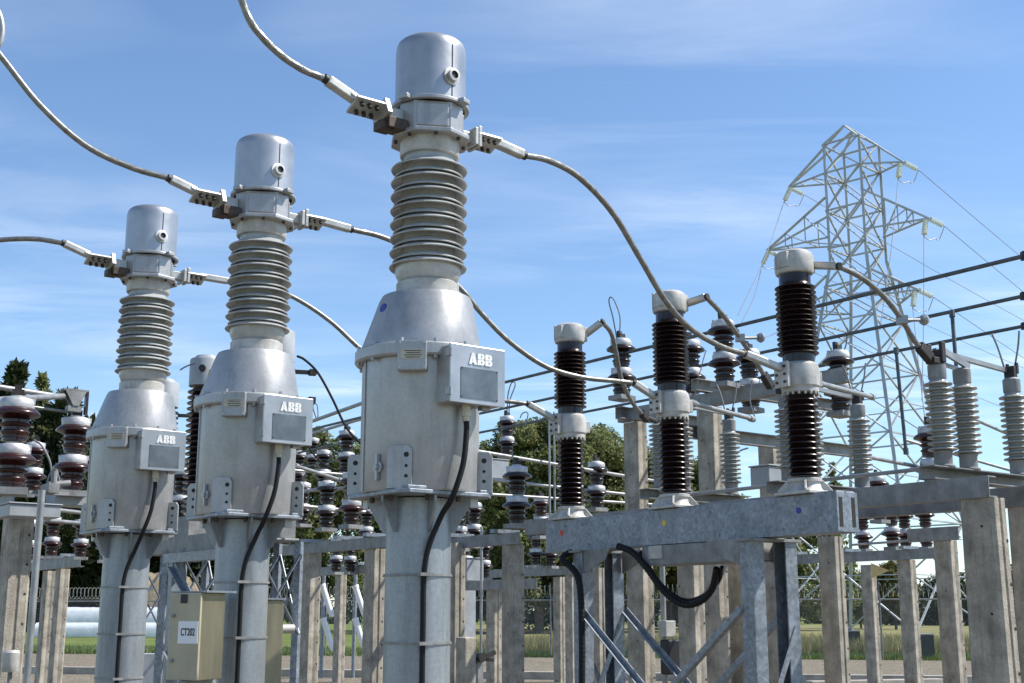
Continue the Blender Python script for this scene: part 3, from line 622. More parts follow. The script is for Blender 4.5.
for a in [
    (19, 517, 13.2, 'thick pale concrete post at the far left edge beside the grey conduit', .24, .32),
    (50, 571, 24.5, 'slim concrete post standing just right of the grey conduit at left'),
    (63, 569, 23.6, 'slim concrete post close to the left transformer pole with shadow across its foot'),
    (312, 553, 18.6, 'concrete post left of the nearest transformer below the long channel'),
    (341, 575, 31, 'small far concrete post between two bigger posts left of the nearest transformer'),
    (375, 549, 17.2, 'concrete post touching the left side of the nearest transformer pole'),
    (455, 543, 17.4, 'concrete post mostly hidden by the right side of the nearest transformer pole'),
    (513, 545, 16.6, 'concrete post alone right of the nearest transformer under two stacked insulators'),
    (494, 588, 24, 'shaded far concrete post behind the thin rod right of the nearest transformer'),
    (559, 577, 31, 'far concrete post left of the braced frame, left one of a close pair'),
    (571, 575, 29.5, 'far concrete post left of the braced frame, right one of a close pair'),
    (597, 568, 20, 'concrete post seen just behind the left front leg of the braced frame'),
    (640, 560, 14.6, 'broad concrete post behind the rear left leg of the braced frame'),
    (690, 560, 14.2, 'broad dark concrete post behind the black cable loop'),
    (716, 565, 17.6, 'concrete post behind the braced frame right of the cable loop'),
    (738, 560, 15.6, 'concrete post peeking out left of the right front leg of the braced frame'),
    (772, 563, 15.2, 'concrete post between the two right legs of the braced frame'),
    (830, 537, 15.4, 'pale concrete post under the right end of the dotted beam'),
    (868, 565, 26, 'concrete post carrying the tan triangular sign'),
    (906, 560, 21.4, 'concrete post right of the tan triangular sign'),
    (945, 541, 17.0, 'concrete post directly left of the biggest post at right'),
    (982, 499, 8.9, 'biggest concrete post in the right foreground under the channel end', .17, .27),
    (1029, 507, 9.45, 'concrete post cut by the right edge of the picture'),
]:
    post(*a[:4], *(a[4:] or (.20, .26)), taper=1.12 if a[0] in (982, 1029) else 1.0)
TALL = [(635, 423, 16.6, 'tall concrete post rising behind the beam between left and middle breaker columns'),
        (709, 408, 15.4, 'tall concrete post rising right of the middle breaker column'),
        (769, 445, 17.8, 'tall concrete post behind the grey insulator between middle and right breaker columns')]
for a in TALL: post(*a, .20, .28)
mb = MB(); q0 = P(466, 637, 15.5); mb.box((0, 0, q0.z / 2), (.17, .2, q0.z)); tag(mb.build('cable_bollard', M['conc'], loc=(q0.x, q0.y, 0), rz=YAW, bevel=.02), 'short concrete stub beside the nearest transformer pole', 'bollard')

# ------------------------------------------------------------------ steel crossbeams
GB = 'steel channels lying across the posts'
def beam_(label, a, b_, h=.14, fl=.08, m='galvd', top=None, side=1):
    r = MB(); a = Vector(a); b_ = Vector(b_); o = (a + b_) / 2
    r.channel(a - o, b_ - o, h, fl, .01, side=side)
    root = tag(r.build('steel_crossbeam', M[m], loc=o, bevel=.002), label, 'steel beam', GB)
    if top:
        d = (b_ - a).normalized()
        for s_ in top:
            t = MB(); t.bar(a - o + d * s_ - V * .1 + Z * (h + .03), a - o + d * s_ + V * .32 + Z * (h + .03), .10, .05)
            t.build('saddle', M['galv'], root)
    return root
def ub(px, py, Y, t0, t1, label, z=None, off=0, **kw):      # a beam along U through the sighted point; py is its lower edge
    q = P(px, py, Y) + V * off; beam_(label, q + U * t0, q + U * t1, **kw)
ub(984, 499, 8.9, -.12, 5.2, 'long steel channel on the biggest right post carrying grey insulators', h=.15, fl=.10, off=-.12)
ub(1029, 507, 9.45, -.4, 5.2, 'steel channel running back from the post at the right picture edge', h=.15, fl=.10, off=-.12)
ub(906, 560, 21.4, -1.0, 5.2, 'dark steel channel across the posts near the tan sign', h=.17, off=-.15, top=(.9, 2.1, 3.3))
ub(945, 541, 17.0, -.3, .5, 'short steel channel on the post left of the biggest post', h=.18, off=-.13)
ub(513, 545, 16.6, -.3, 2.0, 'steel channel on the lone post right of the nearest transformer', h=.15, off=-.13, top=(.45, 1.5))
ub(375, 549, 17.2, -.6, 2.6, 'steel channel between transformers on the post beside the nearest pole', h=.15, off=-.13, top=(.5, 1.3, 2.3))
ub(341, 575, 31, -2.2, 2.2, 'far thin steel channel low behind the nearest transformer at left', h=.2, off=-.15, top=(1, 2.4))
ub(571, 575, 29.5, -1.2, 3.4, 'far steel channel on the close pair of posts', h=.2, off=-.15, top=(1, 2.6))
ub(19, 517, 13.2, -.3, 2.0, 'heavy steel channel on the thick post at the left edge', h=.22, fl=.12, off=-.15, top=(.45,))
ub(63, 569, 23.6, -1.4, 2.2, 'steel channel on the slim posts beside the left transformer', h=.2, off=-.15, top=(.8, 2.0))
ub(200, 552, 14.2, -1.8, 2.2, 'steel channel passing behind the middle transformer', h=.18, off=-.15)
ub(494, 590, 24, -1.5, 2, 'shaded steel channel low behind the nearest transformer at right', h=.18, off=-.15)
# upper level
q = P(709, 408, 15.4)
beam_('high steel channel on the tall post right of the middle breaker column', q + U * 1.6 - V * .1, q - U * 2.2 - V * .1, h=.17, fl=.1, side=-1)
beam_('high cross channel running away from the tall post over the middle column', q - V * .3 + Z * .18, q + V * 2.6 + Z * .18, h=.15, fl=.1)
beam_('lower high cross channel behind the middle and right breaker columns', q - V * .4 - Z * .38 + U * .2, q + V * 3.2 - Z * .38 + U * .2, h=.16, fl=.1)
q = P(635, 423, 16.6)
beam_('high steel channel on the tall post between left and middle breaker columns', q - V * .35 + Z * .02, q + V * 1.7 + Z * .02, h=.16, fl=.12)

# ------------------------------------------------------------------ brown stacked insulators
UP = [(.10, 0), (.10, .028), (.112, .03), (.108, .055), (.124, .075), (.122, .085), (.104, .095), (.104, .12), (.130, .138), (.134, .148), (.106, .160), (.106, .185), (.155, .208), (.194, .222), (.198, .234), (.193, .248), (.17, .268), (.146, .285)]
CP = [(.140, .283), (.143, .30), (.143, .335), (.125, .366), (.085, .376), (.06, .38), (.06, .392), (0, .393)]
GS = 'stacked brown insulators on the yard beams'
def make_stack(label, red):
    r = thing('stacked_insulator', label, 'insulator', (0, 0, 0), YAW, GS)
    for k in range(2):
        b = MB(); b.T = Matrix.Translation((0, 0, .395 * k)); b.lathe(UP, 36); u = b.build('porcelain_skirt', M['brownr' if red else 'brown'], r, sharp=50)
        b = MB(); b.T = Matrix.Translation((0, 0, .395 * k)); b.lathe(CP, 30)
        b.box((.12, -.03, .345), (.05, .035, .05)); b.box((-.11, .05, .35), (.05, .035, .04)); b.build('metal_cap', M['capw'], u)
    b = MB(); b.box((0, 0, -.03), (.28, .24, .06)); b.build('base_plate', M['galvd'], r)
    b = MB(); b.box((0, 0, .815), (.10, .07, .06)); b.box((0, .03, .86), (.06, .04, .06)); b.build('top_clamp', M['dark'], r)
    return r
stA = make_stack('x', True); stB = make_stack('x', False); used = set()
def stack(px, ybase, Y, label, red=False, s=1., loc=None):
    src = stA if red else stB
    q = loc if loc is not None else P(px, ybase, Y)
    o = src if src.name not in used else copy_tree(src)
    used.add(src.name); o.location = q; o.rotation_euler = (0, 0, YAW + random.uniform(-.3, .3)); o['label'] = label; o.scale = (s, s, s)
    return o
for a in [
    (10, 488, 10.6, 'large red brown insulator stack cut by the left edge', True, 1.0),
    (71, 491, 13.0, 'red brown insulator stack under the switch arm beside the left transformer', True, 1.0),
    (32, 492, 16.5, 'smaller red brown insulator stack half behind the one at the left edge', True, .85),
    (51, 556, 20, 'small red brown insulator stack low beside the grey conduit', True, .8),
    (80, 557, 21, 'small red brown insulator stack low against the left transformer', True, .8),
    (323, 488, 25.5, 'far insulator stack between middle and nearest transformers under a wire loop', False, 1.0),
    (346, 473, 22.5, 'insulator stack between the transformers crossed by a thin black cable', False, 1.0),
    (326, 528, 20.8, 'insulator stack between the transformers above the channel, nearest the middle one', False, 1.0),
    (351, 525, 18.6, 'insulator stack tucked under the tank edge of the nearest transformer at left', True, 1.0),
    (298, 487, 27, 'insulator stack half hidden by the box of the middle transformer', False, 1.0),
    (382, 480, 24.0, 'insulator stack hidden behind the nearest transformer', False, 1.0),
    (507, 456, 24.0, 'insulator stack under a wire loop in front of the green trees', False, 1.0),
    (517, 524, 16.4, 'insulator stack on the channel of the lone post right of the nearest transformer', False, .98),
    (536, 565, 29, 'small far insulator stack left of the end of the dotted beam', False, 1.0),
    (551, 566, 29, 'small far insulator stack tight under the left end of the dotted beam', False, 1.0),
    (465, 575, 25, 'shaded insulator stack low behind the nearest transformer pole', False, 1.0),
    (484, 578, 27, 'shaded insulator stack low beside the thin rod', False, 1.0),
    (622, 396, 16.4, 'high insulator stack with wire loop between left and middle breaker columns', False, 1.0),
    (692, 395, 17.0, 'high insulator stack peeking out behind the middle breaker column', False, 1.0),
    (725, 383, 14.8, 'high insulator stack just right of the middle breaker column', False, 1.0),
    (751, 408, 16.0, 'high insulator stack next to the right breaker conductor, lower than its neighbour', False, 1.0),
    (841, 412, 15.3, 'high insulator stack right of the right breaker column before the pylon', False, 1.0),
    (864, 549, 26, 'leftmost small insulator stack on the dark channel near the tan sign', True, 1.0),
    (893, 547, 23.5, 'small insulator stack on the dark channel left of its close twin', True, 1.0),
    (906, 547, 26.5, 'small insulator stack on the dark channel right of its close twin', True, 1.0),
    (927, 547, 25.5, 'rightmost small insulator stack near the tan sign beside the post', True, 1.0),
    (934, 490, 13.5, 'lone insulator stack below the base of the grey insulator pair at right', True, .9),
    (336, 572, 29, 'far insulator stack low on the far channel, left of its neighbour', False, 1.0),
    (350, 572, 30, 'far insulator stack low on the far channel, right of its neighbour', False, 1.0),
    (302, 524, 23.5, 'insulator stack half behind the right bracket of the middle transformer', False, 1.0),
    (459, 548, 22.0, 'dark insulator stack directly right of the nearest transformer pole, upper of two', False, 1.0),
    (474, 545, 23.0, 'dark insulator stack above the pale grey switch box', False, 1.0),
    (541, 536, 25.0, 'insulator stack at mid height beside the red dot end of the beam', True, 1.0),
    (284, 545, 22.0, 'insulator stack low behind the right edge of the middle transformer', False, 1.0),
    (312, 470, 30.0, 'tiny far insulator stack among the leaves between transformers', False, 1.0),
    (366, 545, 26.0, 'dark insulator stack low against the left edge of the nearest transformer pole', False, 1.0),
    (105, 560, 26.0, 'small dark insulator stack low at the left transformer pole', True, 1.0),
    (28, 560, 22.0, 'small red brown insulator stack just left of the grey conduit', True, .9),
    (180, 520, 19.0, 'dark insulator stack between the left and middle transformers', False, 1.0),
    (576, 503, 24.0, 'insulator stack peeking out right of the foot of the left breaker column', False, 1.0),
    (597, 508, 21.0, 'insulator stack just above the beam between red and yellow dots', False, 1.0),
    (672, 520, 18.0, 'insulator stack hidden behind the foot of the middle breaker column', False, 1.0),
    (880, 520, 20.0, 'insulator stack right of the dotted beam end at mid height', True, .9),
]: stack(*a)

# ------------------------------------------------------------------ grey disconnector switches at right
GI = 'grey disconnector switches along the right beams'
def make_switch(label):
    r = thing('disconnector', label, 'disconnector switch', (0, 0, 0), YAW, GI)
    b = MB(); b.channel((-.22, .07, 0), (1.22, .07, 0), .10, .14, .008); b.build('base_channel', M['galvd'], r)
    def ins(x, zb=.10):
        b = MB(); b.lathe([(.085, zb), (.085, zb + .012), (.068, zb + .02), (.066, zb + .10), (.075, zb + .12)], 28, c=(x, 0, 0)); e = b.build('base_fitting', M['galvd'], r)
        pr = [(.055, zb + .115)]
        for i in range(12):
            z = zb + .13 + i * .045; pr += [(.062, z), (.082, z - .004), (.104, z - .002), (.107, z + .004), (.103, z + .010), (.075, z + .018), (.062, z + .028)]
        pr += [(.060, zb + .68)]
        b = MB(); b.lathe(pr, 32, c=(x, 0, 0)); b.build('insulator', M['porcl'], r, sharp=50)
        b = MB(); b.lathe([(.066, zb + .672), (.068, zb + .69), (.068, zb + .775), (.05, zb + .79), (0, zb + .791)], 28, c=(x, 0, 0)); b.build('top_fitting', M['galvd'], r)
    ins(0); ins(.32); ins(1.0)
    b = MB(); b.box((0, 0, .93), (.06, .10, .12)); b.box((.0, -.06, .97), (.05, .03, .16)); b.box((.0, .06, .97), (.05, .03, .16)); b.box((-.06, -.02, .90), (.10, .08, .05)); b.build('hinge', M['dark'], r, bevel=.006)
    b = MB(); b.bar((.03, .03, 1.0), (1.02, .03, .955), .035, .035); b.build('blade', M['tube'], r)
    b = MB(); b.bar((.03, -.04, .99), (.36, -.04, .90), .025, .05); b.bar((.0, .055, .93), (.34, .055, .90), .02, .03); b.build('drive_arm', M['tube'], r)
    b = MB(); b.box((1.0, 0, .93), (.05, .09, .11)); b.box((1.03, .04, .97), (.03, .02, .09)); b.box((1.03, -.04, .97), (.03, .02, .09)); b.build('jaw', M['dark'], r, bevel=.004)
    b = MB(); b.tube(spline([(1.0, .05, .98), (.98, .08, 1.15), (.94, .10, 1.27)], 5), .008, 8); b.tube(spline([(1.02, -.03, .98), (1.06, -.05, 1.15), (1.08, -.06, 1.28)], 5), .008, 8); b.build('arcing_horn', M['galvd'], r)
    return r
sw = make_switch('grey disconnector switch above the biggest right post with three insulators')
sw.location = P(945, 481, 9.3)
for p, l in ((P(790, 494, 10.9), 'grey disconnector switch half hidden by the right breaker column'), (P(661, 500, 12.3), 'grey disconnector switch half hidden by the middle breaker column')):
    dup(sw, p, YAW, l)
# jumpers from the breaker heads to the switches
for k, (lab, pts, dep) in enumerate((('conductor arching from the right breaker cap to the grey switch at right', [(838, 266), (862, 278), (885, 298), (902, 320), (914, 340), (926, 354)], (8.55, 9.2)),
                             ('conductor dropping from the middle breaker cap behind the right column', [(706, 297), (722, 314), (740, 338), (756, 362), (768, 382)], (9.75, 10.7)),
                             ('conductor dropping from the left breaker cap to the middle column', [(602, 322), (611, 333), (616, 352), (621, 378), (632, 402), (645, 417)], (10.95, 12.1)))):
    pp = path(pts, *dep); cap = brk[k] + BV * .17 + Z * 4.07
    root = conductor(lab, pp, r=.020, lug0=(pp[0], cap), group='conductors from breaker caps to switches')
    b = MB(); o = Vector(root.location); d = (pp[-1] - pp[-2]).normalized(); b.bar(pp[-1] - d * .10 - o, pp[-1] + d * .06 - o, .06, .08); b.bar(pp[-1] - o, pp[-1] - o + V * .16 - Z * .03, .035, .04); b.build('clamp', M['dark'], root, bevel=.01)
    if k < 2:
        a_ = pp[3 if k == 0 else 2]; b = MB(); e_ = a_ + V * .2 + Z * .02 - U * .05; b.cyl(a_ - o, e_ - o, .014, n=10); b.box(a_ - o, (.07, .07, .06)); b.lathe([(.012, -.03), (.034, -.022), (.044, 0), (.034, .022), (.012, .03)], 16, c=e_ - o, T=(e_ - a_).to_track_quat('Z', 'Y').to_matrix()); b.build('earthing_stub', M['tube'], root)

# ------------------------------------------------------------------ overhead tubular busbars
GP = 'long dark overhead bus tubes'
for lab, q in (('highest dark bus tube crossing the sky at right', Vector((4.98, 11.69, 5.0))), ('second dark bus tube crossing in front of the pylon', Vector((5.60, 13.26, 5.0))), ('lowest dark bus tube crossing at right', Vector((6.19, 14.72, 5.0)))):
    b = MB(); a, e = -U * 1.6, U * 20; b.tube([a, a * .5, Vector(), e * .5, e], .022, 14)
    o = thing('bus_tube', lab, 'busbar', q, 0, GP); b.build('tube', M['tubed'], o)
    b = MB(); b.box(U * .0, (.06, .06, .085)); b.build('joint_clamp', M['dark'], o)
def rod(label, p0, p1, r, m, cat, name, group=None, clampm=True):
    p0, p1 = Vector(p0), Vector(p1); b = MB(); o = (p0 + p1) / 2; b.cyl(p0 - o, p1 - o, r, n=12)
    if clampm:
        d = (p1 - p0).normalized(); b.cyl(p0 - o - d * .03, p0 - o + d * .05, r * 1.45, n=10); b.cyl(p1 - o - d * .05, p1 - o + d * .03, r * 1.45, n=10)
    return tag(b.build(name, M[m], loc=o), label, cat, group)
rod('dark vertical dropper between the bus tubes behind the grey insulator pair', P(952, 313, 13.9), P(962, 440, 13.7), .022, 'tubed', 'dropper', 'dropper', 'vertical droppers hanging from bus tubes')
rod('dark vertical dropper hanging in front of the pylon legs', P(896, 350, 15.2), P(906, 452, 15.2), .022, 'tubed', 'dropper', 'dropper', 'vertical droppers hanging from bus tubes')
for lab, pts, Y, r in (('horizontal light tube along the top of the beam at right', [(688, 495), (930, 468)], (12.2, 10.2), .018),
                       ('upper light bus tube in front of the green trees', [(470, 450), (660, 482)], (19.0, 22.0), .030),
                       ('middle light bus tube in front of the green trees', [(484, 479), (660, 498)], (19.5, 22.0), .026),
                       ('lower light bus tube in front of the green trees', [(484, 494), (660, 505)], (19.5, 22.0), .024),
                       ('light tube slanting from the middle breaker column to the high switch', [(692, 403), (752, 419)], (10.2, 11.2), .020),
                       ('light tube slanting from the right breaker column to the grey insulator', [(818, 383), (872, 397)], (9.1, 10.6), .020),
                       ('light tube crossing behind the grey insulators at right', [(858, 455), (925, 468)], (12.6, 13.8), .022),
                       ('light tube low at right crossing behind the big posts', [(935, 402), (1040, 448)], (13.0, 15.0), .018),
                       ('upper pale switch arm at the left edge', [(-20, 384), (62, 397)], (12.0, 12.8), .028),
                       ('lower pale switch arm at the left edge', [(-20, 401), (66, 396)], (10.5, 12.9), .030),
                       ('thin pale rod below the switch arms at the left edge', [(14, 404), (68, 412)], (12.6, 13.0), .014),
                       ('far thin tube behind the middle transformer stacks', [(290, 470), (362, 476)], (20, 21), .022),
                       ('far sloping strut between the transformers', [(296, 466), (340, 480)], (19.5, 20.5), .030),
                       ('dark bus tube leading right from the wire loop stack', [(310, 422), (385, 395)], (24, 22), .035)):
    rod(lab, P(*pts[0], Y[0]), P(*pts[1], Y[1]), r, 'tube', 'tube', 'tube_conductor', clampm='arm' not in lab and 'bus' not in lab)
# wire loops above stacks and thin leads
def loop(label, pts, Y, r=.009, m='wire'):
    b = MB(); sp = spline([P(x, y, Y) for x, y in pts], 8); o = sp[0]; b.tube([q - o for q in sp], r, 8); tag(b.build('wire_loop', M[m], loc=o), label, 'wire', 'thin wire loops and leads')
loop('thin wire loop standing on the high stack left of the middle column', [(617, 340), (613, 318), (609, 302), (611, 297), (615, 302), (620, 318), (619, 340)], 16.4)
loop('thin wire loop standing on the stack before the green trees', [(507, 413), (508, 395), (511, 384), (514, 382), (515, 386), (510, 400), (509, 413)], 24, .012)
loop('small wire hook right of the stack before the green trees', [(520, 418), (522, 414), (526, 412), (528, 415), (525, 425)], 22, .010)
loop('thin wire loop on the far stack between the transformers', [(316, 418), (313, 408), (314, 404), (317, 405), (318, 415), (317, 420)], 25.5, .012)
loop('thin black cable curving from behind the middle transformer to the nearest one', [(297, 356), (305, 360), (318, 373), (332, 398), (345, 425), (358, 441), (372, 450)], 12.9, .013, 'rubber')
loop('thin cable sagging low between the middle and nearest transformers', [(305, 440), (312, 452), (322, 463), (335, 470), (350, 470)], 16, .012, 'rubber')
loop('thin wire rising beside the right grey insulators', [(848, 330), (846, 345), (843, 352)], 15.2)
loop('thin whip wire sticking out left of a transformer behind', [(180, 370), (187, 366), (196, 363)], 14.2, .009)
loop('thin curved wire beside the small conifer', [(731, 470), (734, 458), (740, 451), (748, 448)], 18, .012)

for lab, pts, Y, r in (('thin vertical steel tube just left of the left breaker column', [(549, 412), (550, 525)], (20, 20), .016),
                       ('second thin vertical steel tube beside the left breaker column', [(554, 412), (555, 525)], (20.4, 20.4), .016),
                       ('far dark bus tube seen under the middle transformer box', [(290, 440), (365, 418)], (27, 24), .03),
                       ('pale strut below the stacks between the transformers', [(290, 505), (365, 512)], (21, 22), .03),
                       ('pale far tube low between the transformers', [(290, 492), (362, 487)], (23, 22), .03),
                       ('far thin tube between left and middle transformers', [(165, 500), (200, 506)], (20, 21), .03),
                       ('pale tube on the beam at the left transformer', [(40, 508), (92, 514)], (15, 16), .025),
                       ('second pale tube on the beam at the left transformer', [(44, 520), (90, 524)], (16, 17), .025),
                       ('thin tube behind the right grey insulators at low level', [(850, 500), (950, 512)], (16, 17), .02),
                       ('dark thin tube right of the pylon leg', [(905, 440), (1030, 476)], (17, 18), .02),
                       ('far tube above the dark channel near the tan sign', [(850, 545), (960, 537)], (24, 22), .022)):
    rod(lab, P(*pts[0], Y[0]), P(*pts[1], Y[1]), r, 'tube', 'tube', 'tube_conductor', clampm=False)
jw = thing('switch_jaw', 'dark forked switch jaw on top of the stack beside the left transformer', 'switch jaw', P(73, 412, 12.9), YAW)
b = MB(); b.box((0, 0, .03), (.14, .10, .06)); b.prism([(-.11, .0), (.11, .0), (.04, -.16), (-.02, -.16)], -.01, .01, T=Matrix(((1, 0, 0), (0, 0, 1), (0, 1, 0))), c=(0, -.05, .22)); b.prism([(-.11, .0), (.11, .0), (.04, -.16), (-.02, -.16)], -.01, .01, T=Matrix(((1, 0, 0), (0, 0, 1), (0, 1, 0))), c=(0, .05, .22)); b.box((0, 0, .225), (.26, .12, .02)); b.build('fork', M['galvd'], jw)
b = MB(); b.box((.13, 0, .11), (.03, .05, .26)); b.build('red_stop', M['brownr'], jw)
loop('thin grey lead curving between the stacks at the left edge', [(34, 440), (42, 446), (50, 462), (52, 480)], 14.5, .012)
loop('thin wire arching over the left beam clamps', [(46, 488), (50, 474), (56, 470), (60, 482)], 12.8, .010)
loop('thin wire hanging from the high switch to the beam', [(755, 418), (750, 400), (752, 380)], 14.0, .008)
loop('thin wire hanging right of the middle breaker column', [(706, 350), (700, 372), (694, 398)], 15.0, .006)
cl_ = thing('operating_linkage', 'dark clamped linkage on top of the heavy channel at the left edge', 'linkage', P(50, 489, 11.8), YAW)
b = MB(); b.box((0, 0, 0), (.10, .26, .09)); b.cyl((0, -.1, .04), (0, -.1, .16), .03, n=10); b.cyl((.02, .12, .05), (.22, .12, .08), .03, n=10); b.bar((-.2, 0, -.04), (.2, .1, -.03), .05, .03); b.build('linkage', M['galvd'], cl_)
# ------------------------------------------------------------------ older transformers behind the row
VL = ['dark ribbed transformer with grey cap behind the right side of the middle transformer', 'dark ribbed transformer with grey cap left of the middle transformer', 'dark ribbed transformer with grey cap behind the left transformer']
def make_vt():
    r = thing('voltage_transformer', VL[0], 'voltage transformer', (0, 0, 0), YAW, 'older transformers standing behind the silver row')
    b = MB(); b.box((0, 0, 2.42), (.40, .40, .34)); b.box((0, 0, 2.24), (.46, .46, .03)); b.build('base_tank', M['galvd'], r, bevel=.01)
    b = MB(); b.lathe([(.15, 2.59), (.15, 2.64)] + brown_sheds(2.64, 4.1, 22, .20, .135) + [(.15, 4.12)], 32); b.build('insulator', M['brown'], r, sharp=55)
    b = MB(); b.lathe([(.17, 4.11), (.19, 4.115), (.19, 4.42), (.18, 4.44), (.14, 4.45), (.12, 4.48), (.04, 4.49), (0, 4.49)], 36); hd = b.build('head', M['kiosk'], r)
    b = MB(); b.cyl((-.10, -.14, 4.3), (-.13, -.19, 4.3), .04, n=14); b.build('gauge', M['dark'], hd)
    b = MB()
    for z in (4.02, 3.72): b.bar((.18, -.05, z), (.36, -.12, z), .05, .04); b.bar((.33, -.12, z), (.40, -.14, z), .09, .06)
    b.build('terminal_clamp', M['dark'], r)
    for sx in (-1, 1):
        for sy in (-1, 1): b = MB(); b.angle((.24 * sx, .24 * sy, 0), (.24 * sx, .24 * sy, 2.225), .07, .008, up=V); b.build('leg', M['galv'], r)
    for sx in (-1, 1):
        for fl_ in (-1, 1):
            b = MB(); b.bar((.25 * sx, -.24 * fl_, 2.1), (.25 * sx, .24 * fl_, 1.3), .008, .05); b.bar((-.24 * fl_, .25 * sx, 2.1), (.24 * fl_, .25 * sx, 1.3), .05, .008); b.build('brace', M['galv'], r)
    return r
vt = make_vt(); vpos = [PX(277, 13.0, 4.4), PX(206, 14.5, 4.4), PX(164, 16.0, 4.4)]
vt.location = (vpos[0].x, vpos[0].y, .1)
for k in (1, 2): dup(vt, (vpos[k].x, vpos[k].y, .1), YAW, VL[k])
# lattice trestle between them
tr = thing('lattice_trestle', 'galvanised lattice trestle with crossed braces behind the middle transformer pole', 'support frame', (PX(205, 13.2, 1).x, 13.2, 0), YAW)
b = MB()
for t in (-.95, .95):
    b = MB(); b.box((0, t, 1.08), (.1, .1, 2.16)); b.build('leg', M['galv'], tr)
b = MB(); b.box((0, 0, 2.2), (.12, 2.3, .1)); b.build('top_rail', M['galv'], tr)
for s_ in (1, -1):
    b = MB(); b.angle((.03 * s_, -.92 * s_, 2.1), (.03 * s_, .92 * s_, .9), .07, .008); b.build('brace', M['galv'], tr)
    b = MB(); b.angle((.03 * s_, -.92 * s_, 1.2), (.03 * s_, .92 * s_, .1), .07, .008); b.build('brace', M['galv'], tr)

# ------------------------------------------------------------------ cabinets, conduits, signs, small fittings
cb = thing('control_cabinet', 'beige control cabinet lettered CT202 beside the middle transformer pole', 'cabinet', P(199, 681, 7.3), R(68))
W_, D_, H_ = .25, .215, .49                       # along V, along U, height; its near corner is the origin
b = MB(); b.box((W_ / 2, D_ / 2 + .008, H_ / 2), (W_ - .01, D_ - .02, H_)); b.build('body', M['steels'], cb, bevel=.004)
b = MB(); b.box((-.006, D_ / 2 + .003, H_ / 2), (.02, D_ - .006, H_ - .004)); dr = b.build('door', M['beige'], cb, bevel=.004)
b = MB(); b.box((-.0175, D_ / 2 - .028, H_ * .545), (.004, .135, .125)); b.build('name_plate', M['plate'], cb)
lettering('CT202', .058, .0008, M['ink'], cb, (-.0208, D_ / 2 - .028, H_ * .545), (R(90), 0, R(-90)), bold=.0009, sx=.60)
for z, y in ((.11, .18), (.36, .185)): b = MB(); b.cyl((-.015, y, z), (-.026, y, z), .011, n=14); b.build('lock', M['galvd'], dr)
b = MB(); b.box((-.018, D_ * .55, H_ - .035), (.004, .045, .05)); b.build('vent', M['ink'], dr)
b = MB(); b.box((W_ / 2 + .03, -.003, H_ + .006), (W_ + .05, .03, .012)); b.box((W_ / 2, D_ / 2, H_ + .004), (W_ + .02, D_ + .02, .008)); b.build('rain_lip', M['galv'], cb)
b = MB(); b.box((W_ / 2, .1, -.02), (.3, .05, .04)); b.build('mounting_bracket', M['galvd'], cb)
b = MB(); b.box((W_ / 2, D_ / 2, -.62), (.07, .07, 1.2)); b.build('stand', M['galvd'], cb)
c2 = thing('control_cabinet', 'olive brushed steel cabinet behind the middle transformer pole on its right', 'cabinet', P(263, 690, 10.9), YAW)
b = MB(); b.box((0, 0, .38), (.22, .22, .72)); b.build('body', M['steels'], c2, bevel=.005)
b = MB(); b.box((0, 0, .75), (.25, .25, .015)); b.build('roof_lip', M['galv'], c2)
b = MB(); b.box((0, 0, -.48), (.08, .08, 1.0)); b.build('stand', M['galvd'], c2)
b = MB(); b.cyl((.10, 0, .5), (.26, 0, .5), .04, n=14); b.build('conduit_entry', M['white'], c2)
kz = thing('service_kiosk', 'small grey metal kiosk on a dark plinth behind the CT202 cabinet', 'kiosk', (P(156, 655, 21.5).x, 21.5, 0), YAW * .5)
b = MB(); b.box((0, 0, .62), (.42, .36, .68)); b.build('body', M['kiosk'], kz, bevel=.01)
b = MB(); b.box((0, 0, .14), (.44, .38, .27)); b.build('plinth', M['foot'], kz)
b = MB(); b.box((-.22, -.05, .72), (.06, .18, .28)); b.build('side_box', M['dark'], kz)
rod('grey vertical conduit beside the thick post at the left edge', P(42, 490, 11.4), (P(42, 490, 11.4).x, 11.4, 0), .032, 'tube', 'conduit', 'conduit', clampm=False)
ib = thing('junction_box', 'small white junction box low at the left edge', 'junction box', P(10, 672, 11.6), YAW)
b = MB(); b.lathe([(.07, 0), (.075, .01), (.075, .17), (.06, .19)], 20); b.build('body', M['white'], ib)
b = MB(); b.cyl((0, 0, .0), (0, 0, -1.0), .02, n=10); b.build('conduit', M['galvd'], ib)
rod('thin tall operating rod behind the nearest transformer at right', (P(481, 640, 20).x, 20, 2.95), (P(481, 640, 20).x, 20, .95), .022, 'tube', 'rod', 'operating_rod', clampm=False)
mh = thing('operating_mechanism', 'dark linkage and lever at the foot of the thin operating rod', 'mechanism', (P(479, 640, 19.8).x, 19.8, 0), YAW)
b = MB(); b.box((0, 0, .45), (.10, .10, .9)); b.build('stand', M['galvd'], mh)
b = MB(); b.bar((-.3, 0, .82), (.3, 0, 1.02), .06, .06); b.bar((-.25, .05, .95), (.28, 0, .9), .04, .05); b.cyl((0, -.1, .95), (0, .1, .95), .07, n=14); b.build('linkage', M['dark'], mh)
b = MB(); b.tube(spline([(-.3, 0, .85), (-.42, 0, .7), (-.46, 0, .4), (-.46, 0, 0)], 6), .03, 10); b.build('cable', M['rubber'], mh)
sg = P(872, 571, 25.7); b = MB(); b.prism([(-.16, -.15), (.19, 0), (-.16, .15)], -.006, .006, T=Matrix(((1, 0, 0), (0, 0, 1), (0, 1, 0))), c=(.08, 0, 0))
tag(b.build('warning_sign', M['sign'], loc=sg - Vector((0, .25, 0)), rz=R(-8)), 'tan triangular sign on the concrete post at right', 'sign')
qm = thing('disconnector_motor', 'white and black motor drive on a pole behind the cross braces', 'motor drive', (P(664, 640, 16).x, 16, 0), YAW)
